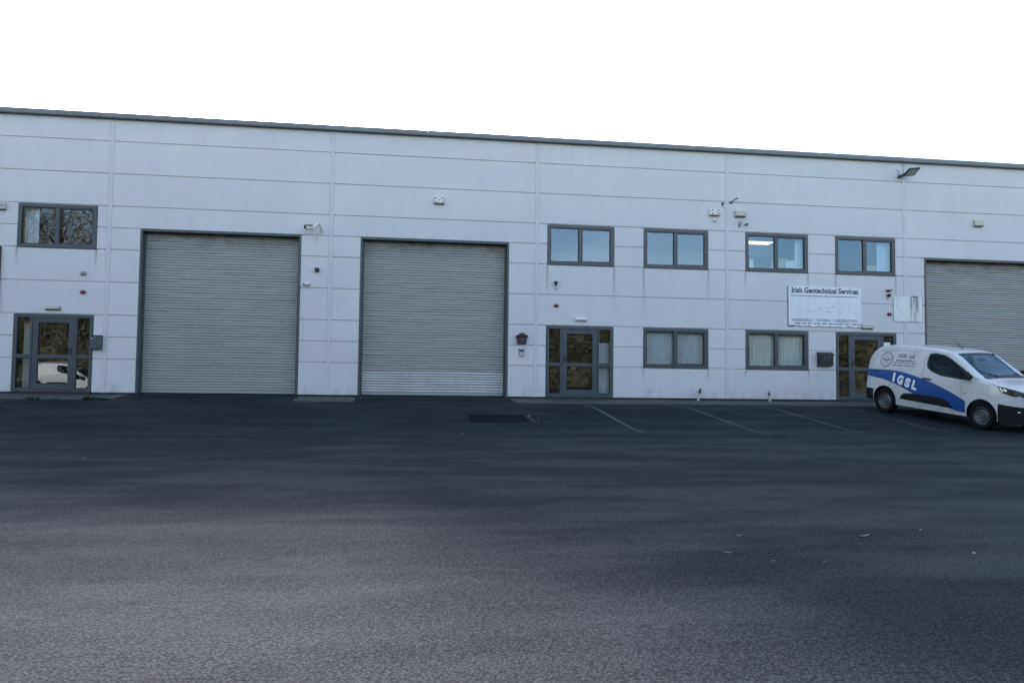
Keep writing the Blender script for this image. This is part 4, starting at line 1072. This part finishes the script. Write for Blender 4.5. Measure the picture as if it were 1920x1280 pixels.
# lamps
for sd in (-1, 1):
    HL = [(3.13, 1.06), (3.30, 1.04), (3.48, 1.00), (3.60, .95), (3.635, .88), (3.60, .845), (3.45, .86), (3.28, .905), (3.20, .945)]
    hl = side_patch(HL, .006, .0, sd).build('headlight', M['black'], van)
    side_patch([(3.165, 1.035), (3.20, 1.03), (3.27, .945), (3.235, .94)], .010, 0, sd).build('lamp_element', M['chrome'], hl)
    side_patch([(3.235, 1.02), (3.33, .995), (3.34, .955), (3.285, .965)], .010, 0, sd).build('lamp_element', M['chrome'], hl)
    side_patch([(3.47, .975), (3.56, .95), (3.60, .90), (3.57, .875), (3.48, .885)], .010, 0, sd).build('lamp_element', M['chrome'], hl)
    side_patch([(-.715, .78), (-.69, .78), (-.672, 1.25), (-.69, 1.25)], .006, 0, sd).build('tail_light', M['red'], van)
    hd = side_patch([(1.16, 1.024), (1.18, 1.05), (1.24, 1.055), (1.40, 1.043), (1.415, 1.028), (1.36, 1.012), (1.22, 1.010)], .030, .028, sd)
    hd.build('door_handle', M['black'], van, sharp=40)
    gp = MB()
    side_line(spline([(1.10, 1.62), (1.12, 1.30), (1.13, 1.05), (1.14, .72), (1.16, .63)]), .008, .002, sd, gp)
    side_line(spline([(2.40, 1.13), (2.262, 1.06), (2.255, .85), (2.29, .62)]), .008, .002, sd, gp)
    side_line([(2.50, 1.20), (2.80, 1.16), (3.14, 1.06)], .006, .002, sd, gp)
    side_line(spline([(1.16, .35), (1.6, .335), (2.34, .34)]), .006, .002, sd, gp)
    gp.build('door_gap', M['gap'], van)
    cr = MB(); side_line(spline([(-.52, 1.22), (-.48, 1.42), (-.40, 1.56), (-.22, 1.635), (.2, 1.655), (.6, 1.665), (.93, 1.668)]), .012, .002, sd, cr)
    side_line(spline([(-.52, 1.20), (-.2, 1.17), (.3, 1.17), (.8, 1.20)]), .006, .002, sd, cr)
    side_line(spline([(2.39, .70), (2.50, .80), (2.66, .855), (2.85, .855), (3.02, .80), (3.13, .70)]), .006, .002, sd, cr)
    cr.build('pressed_line', M['crease'], van)
    MB().lathe([(0, -.01), (.012, -.008), (.016, 0)], (2.345, sd * (side_y(2.345, .80)), .80), 'y', 10, 1.6, 1).build('side_repeater', M['vink'], van)
    mr = MB().prism([(2.34, 1.13), (2.50, 1.15), (2.47, 1.33), (2.36, 1.33)], 'y', sd * .98, sd * 1.12).tube([(2.42, sd * .86, 1.14), (2.42, sd * 1.0, 1.18)], .03, 8)
    mr.build('door_mirror', M['trimblack'], van, bevel=0)
MB().tube([(2.10 - .55, 0, 1.79), (1.50, 0, 1.81), (1.25, 0, 2.0)], [.018, .012, .005], 8).build('aerial', M['black'], van)
# wheels
def wheel(x, y):
    sd = -1 if y < 0 else 1
    w = MB().lathe([(.21, -.085), (.235, -.098), (.285, -.102), (.312, -.092), (.3255, -.07), (.3265, 0), (.3255, .07), (.312, .092), (.285, .102), (.235, .098), (.21, .085)], (0, 0, 0), 'y', 48).build('wheel', M['tyre'], van, (x, y, RW), sharp=60)
    if sd > 0: w.rotation_euler = (0, 0, math.pi)
    rm = MB().lathe([(.214, -.088), (.206, -.090), (.198, -.078), (.190, -.050), (.150, -.040), (.132, -.060), (.118, -.066), (.085, -.058), (.08, -.05)], (0, 0, 0), 'y', 48).build('rim', M['rim'], w, sharp=50)
    hb = MB().lathe([(0, -.074), (.055, -.072), (.078, -.066), (.088, -.050), (.088, -.02)], (0, 0, 0), 'y', 28).build('hub_cap', M['darkgrey'], w)
    ho = MB()
    for k in range(14):
        an = 2 * math.pi * k / 14; c, s_ = math.cos(an), math.sin(an); r0, r1, hw = .142, .184, .014
        ho.add([(c * r0 - s_ * hw, -.0425, s_ * r0 + c * hw), (c * r1 - s_ * hw, -.0515, s_ * r1 + c * hw), (c * r1 + s_ * hw, -.0515, s_ * r1 - c * hw), (c * r0 + s_ * hw, -.0425, s_ * r0 - c * hw)], [(0, 1, 2, 3)])
    ho.add([(.2, -.02, 0)], [])
    ho.build('vent_holes', M['black'], w)
    MB().lathe([(0, -.03), (.20, -.03)], (0, 0, 0), 'y', 32).build('brake_disc', M['trimblack'], w)
for x in (AXR, AXF):
    for y in (-.80, .80): wheel(x, y)

# livery on both flanks' near side: sweeping stripe, big letters, small print and round emblem
top_ = spline([(-.700, 1.105), (-.50, 1.112), (-.093, 1.136), (.234, 1.144), (.585, 1.119), (.933, 1.061), (1.158, 1.015), (1.543, .92), (1.81, .838), (2.07, .747), (2.363, .62)])
bot_ = spline([(-.700, .930), (-.50, .917), (-.049, .885), (.284, .813), (.639, .71), (.899, .612), (1.204, .523), (1.577, .458), (1.912, .402), (2.137, .356), (2.385, .346)])
sp_ = MB(); n_ = len(top_); rows = 6; v = []
for (a_, b2) in zip(top_, bot_):
    for k in range(rows + 1):
        x, z = b2[0] + (a_[0] - b2[0]) * k / rows, b2[1] + (a_[1] - b2[1]) * k / rows
        if (x - AXF) ** 2 + (z - .345) ** 2 < .381 ** 2: x = AXF - math.sqrt(max(.381 ** 2 - (z - .345) ** 2, 0))
        v.append((x, -(side_y(x, z) + .0025), z))
sp_.add(v, [(i * (rows + 1) + k, (i + 1) * (rows + 1) + k, (i + 1) * (rows + 1) + k + 1, i * (rows + 1) + k + 1) for i in range(n_ - 1) for k in range(rows)], True)
sp_.build('stripe', M['blue'], van, sharp=60)
def van_text(txt, x, z, h, bold, width, material, part, tilt=0.0, off=.005, shear=0.0):
    vs_, fs_ = text_mesh(txt, h, bold, width, shear); c, s_ = math.cos(tilt), math.sin(tilt)
    v2, f2 = on_side([(x + a * c - b * s_, z + a * s_ + b * c) for a, b in vs_], fs_, off)
    MB().add(v2, f2).build(part, M[material], van)
for ch, x, z, w_, tl in (('I', .235, .872, .07, -.08), ('G', .375, .833, .185, -.15), ('S', .615, .790, .165, -.2), ('L', .835, .748, .155, -.2)):
    van_text(ch, x, z, .205, .066 if ch != 'I' else .055, w_, 'vwhite', 'letter', tl)
van_text('IGSL Ltd', .295, 1.488, .092, .018, .47, 'vink', 'lettering', .03)
def greek(x, z, w_, h, seed, material):
    rr = random.Random(seed); a = MB(); k = x
    while k < x + w_:
        wl_ = rr.uniform(.09, .2); e_ = min(k + wl_, x + w_)
        while k < e_:
            q = rr.uniform(.008, .016); hh = h * rr.choice((.65, .65, .65, 1)); z0_ = z + (k - x) * .035
            v2, f2 = on_side([(k, z0_), (k + q, z0_), (k + q, z0_ + hh), (k, z0_ + hh)], [(0, 1, 2, 3)], .005); a.add(v2, f2); k += q + rr.uniform(.003, .006)
        k += rr.uniform(.018, .03)
    tag(a.build('small_print', M[material], van), kind='stuff')
greek(.245, 1.392, .56, .042, 1, 'vink'); greek(.176, 1.335, .70, .034, 2, 'vinkmid'); greek(.17, 1.266, .72, .034, 3, 'vinkmid')
em = MB(); cx, cz, r_ = -.070, 1.405, .185
side_line([(cx + r_ * math.cos(2 * math.pi * k / 40), cz + r_ * math.sin(2 * math.pi * k / 40)) for k in range(41)], .020, .005, -1, em)
side_line(spline([(cx - .13, cz + .02), (cx - .09, cz - .015), (cx - .02, cz - .03), (cx + .05, cz - .02), (cx + .10, cz + .01), (cx + .135, cz + .045)]), .020, .005, -1, em)
side_line(spline([(cx - .10, cz + .005), (cx - .04, cz + .0), (cx + .02, cz + .01), (cx + .07, cz + .005)]), .014, .005, -1, em)
em.build('emblem', M['vink'], van)
e2 = MB(); side_line([(cx - .06, cz + .03), (cx - .005, cz + .13), (cx + .02, cz + .04)], .008, .005, -1, e2); side_line([(cx + .0, cz + .12), (cx + .06, cz + .06)], .007, .005, -1, e2)
for k in range(2): side_line([(cx - .08 + .02 * k, cz - .085 - .035 * k), (cx + .08 - .02 * k, cz - .08 - .035 * k)], .008, .005, -1, e2)
e2.build('emblem_detail', M['vinkmid'], van)

# a plain van across the yard, behind the camera: it shows as a reflection in the left entrance door
PLAIN = ('body', 'side_window', 'window_seal', 'windscreen', 'screen_border', 'front_bumper', 'rear_bumper', 'side_moulding', 'headlight', 'tail_light', 'door_handle', 'door_gap', 'wheel', 'door_mirror', 'seat', 'dashboard')
for (x, sx, lab) in ((-22.2, 1, 'plain white van parked across the yard, reflected in the left entrance door'),):
    v2_ = van.copy(); col.objects.link(v2_)
    f2_ = Vector((sx, 0, 0)); u2_ = Vector((0, .108, 1)).normalized(); l2_ = u2_.cross(f2_)
    v2_.matrix_world = Matrix(((f2_.x, l2_.x, u2_.x, x), (f2_.y, l2_.y, u2_.y, -33.2), (f2_.z, l2_.z, u2_.z, zg(33.2)), (0, 0, 0, 1)))
    v2_['label'] = lab
    for ch in list(van.children):
        if ch.name.split('.')[0] in PLAIN: copy_tree(ch, v2_)

# ------------------------------------------------------------------ trees and hedge across the yard (seen in the glass)
M['bark'] = noisy('bark', (0.10, 0.08, 0.06), (0.06, 0.05, 0.04), 6, 0.9)
m = mat('autumn_leaves', (0.1, 0.08, 0.03), 0.7); t = NT(m); M['leaves'] = m
rnd = t.noise(t.pos(), 1.0, 5, 0.7); rn2 = t.noise(t.pos(), 0.28, 3, 0.6)
t.base(t.mix(t.ramp(rn2, .38, .62), t.mix(t.ramp(rnd, .36, .62), (0.15, 0.122, 0.080), (0.045, 0.043, 0.030)), t.mix(t.ramp(rnd, .36, .62), (0.095, 0.090, 0.050), (0.030, 0.032, 0.018))))
def leaf_cloud(mb, rr, centre, rad, n, size):
    for _ in range(n):
        while True:
            p = Vector((rr.uniform(-1, 1), rr.uniform(-1, 1), rr.uniform(-1, 1)))
            if p.length < 1: break
        p = Vector(centre) + Vector((p.x * rad[0], p.y * rad[1], p.z * rad[2])); a = Vector((rr.gauss(0, 1), rr.gauss(0, 1), rr.gauss(0, 1))).normalized(); b = a.orthogonal().normalized(); s_ = size * rr.uniform(.6, 1.4); c = a.cross(b)
        mb.add([p - b * s_, p + c * s_ * .6, p + b * s_, p - c * s_ * .6], [(0, 1, 2, 3)])
def tree_meshes(seed, h):
    rr = random.Random(seed); tk = MB(); cr = MB()
    tk.tube([(0, 0, -.5), (rr.uniform(-.1, .1), 0, h * .25), (rr.uniform(-.3, .3), rr.uniform(-.3, .3), h * .55), (rr.uniform(-.5, .5), 0, h * .9)], [.22, .17, .11, .03], 8)
    for k in range(16):
        z0_ = h * rr.uniform(.22, .7); an = rr.uniform(0, 6.28); l = h * rr.uniform(.16, .30); e_ = (math.cos(an) * l, math.sin(an) * l, z0_ + l * rr.uniform(.5, 1.1))
        tk.tube([(0, 0, z0_), (e_[0] * .5, e_[1] * .5, z0_ + (e_[2] - z0_) * .6), e_], [.07, .045, .015], 6)
        leaf_cloud(cr, rr, e_, (h * .12, h * .12, h * .09), 330, .055); leaf_cloud(cr, rr, (e_[0] * .6, e_[1] * .6, e_[2]), (h * .1, h * .1, h * .08), 150, .055)
    leaf_cloud(cr, rr, (0, 0, h * .88), (h * .12, h * .12, h * .12), 450, .055)
    return tk.mesh('trunk', M['bark']), cr.mesh('crown', M['tan'])
m = mat('tan_leaves', (0.3, 0.2, 0.1), 0.8); t = NT(m); M['tan'] = m
t.base(t.mix(t.ramp(t.noise(t.pos(), 1.1, 4, 0.6), .35, .65), (0.32, 0.25, 0.15), (0.20, 0.17, 0.10)))
protos = [tree_meshes(s_, 12.0) for s_ in (1, 2, 3)]
rr = random.Random(40); k = 0
for nth, x in zip('first second third fourth fifth sixth seventh eighth first second third fourth'.split(), [-46, -40, -34.5, -30, -27.3, -24.5, -20.5, -14, 12, 20, 31, 44]):
    d = rr.uniform(37, 44); big_ = x < -12
    tr_ = empty('tree', (x, -d, zg(d)), nth + ' from the left of the ' + ('tall' if big_ else 'low') + ' autumn trees across the yard', 'tree', 'autumn trees across the yard', rr.uniform(0, 6.28))
    s_ = rr.uniform(1.2, 1.4) if big_ else rr.uniform(.6, .7); tr_.scale = (s_, s_, s_); tk_, cr_ = protos[k % 3]; k += 1
    link('trunk', tk_, tr_); link('crown', cr_, tr_)
hg = MB(); rr = random.Random(9)
for x in range(-60, 66, 2):
    hh = 8.9 + .9 * math.sin(x * .35) + rr.uniform(-.6, .7); leaf_cloud(hg, rr, (x, -39.0 + rr.uniform(-.6, .6), -.2 + hh / 2), (1.8, 1.1, hh / 2), 900, .12)
nx_, nz_ = 260, 26; v = []
for i in range(nx_):
    x = -64 + 130 * i / (nx_ - 1); top_h = 7.9 + .9 * math.sin(x * .35) + .5 * math.sin(x * 1.7) + rr.uniform(-.3, .3)
    for k2 in range(nz_): v.append((x + rr.uniform(-.12, .12), -39.3 + .35 * math.sin(x * .9 + k2 * .5) + rr.uniform(-.28, .28) + .5 * (k2 / nz_) ** 3, -.3 + (top_h + .3) * k2 / (nz_ - 1)))
n0 = len(v); v += [(p[0], -40.9, p[2] - .05) for p in v]
hf = [(i * nz_ + k2, (i + 1) * nz_ + k2, (i + 1) * nz_ + k2 + 1, i * nz_ + k2 + 1) for i in range(nx_ - 1) for k2 in range(nz_ - 1)]
hf += [tuple(n0 + q for q in f[::-1]) for f in hf] + [(i * nz_ + nz_ - 1, (i + 1) * nz_ + nz_ - 1, n0 + (i + 1) * nz_ + nz_ - 1, n0 + i * nz_ + nz_ - 1) for i in range(nx_ - 1)]
hg.add(v, hf, True)
o = hg.build('hedge', M['leaves']); tag(o, 'long autumn hedge across the yard, behind the camera', 'hedge', kind='stuff')
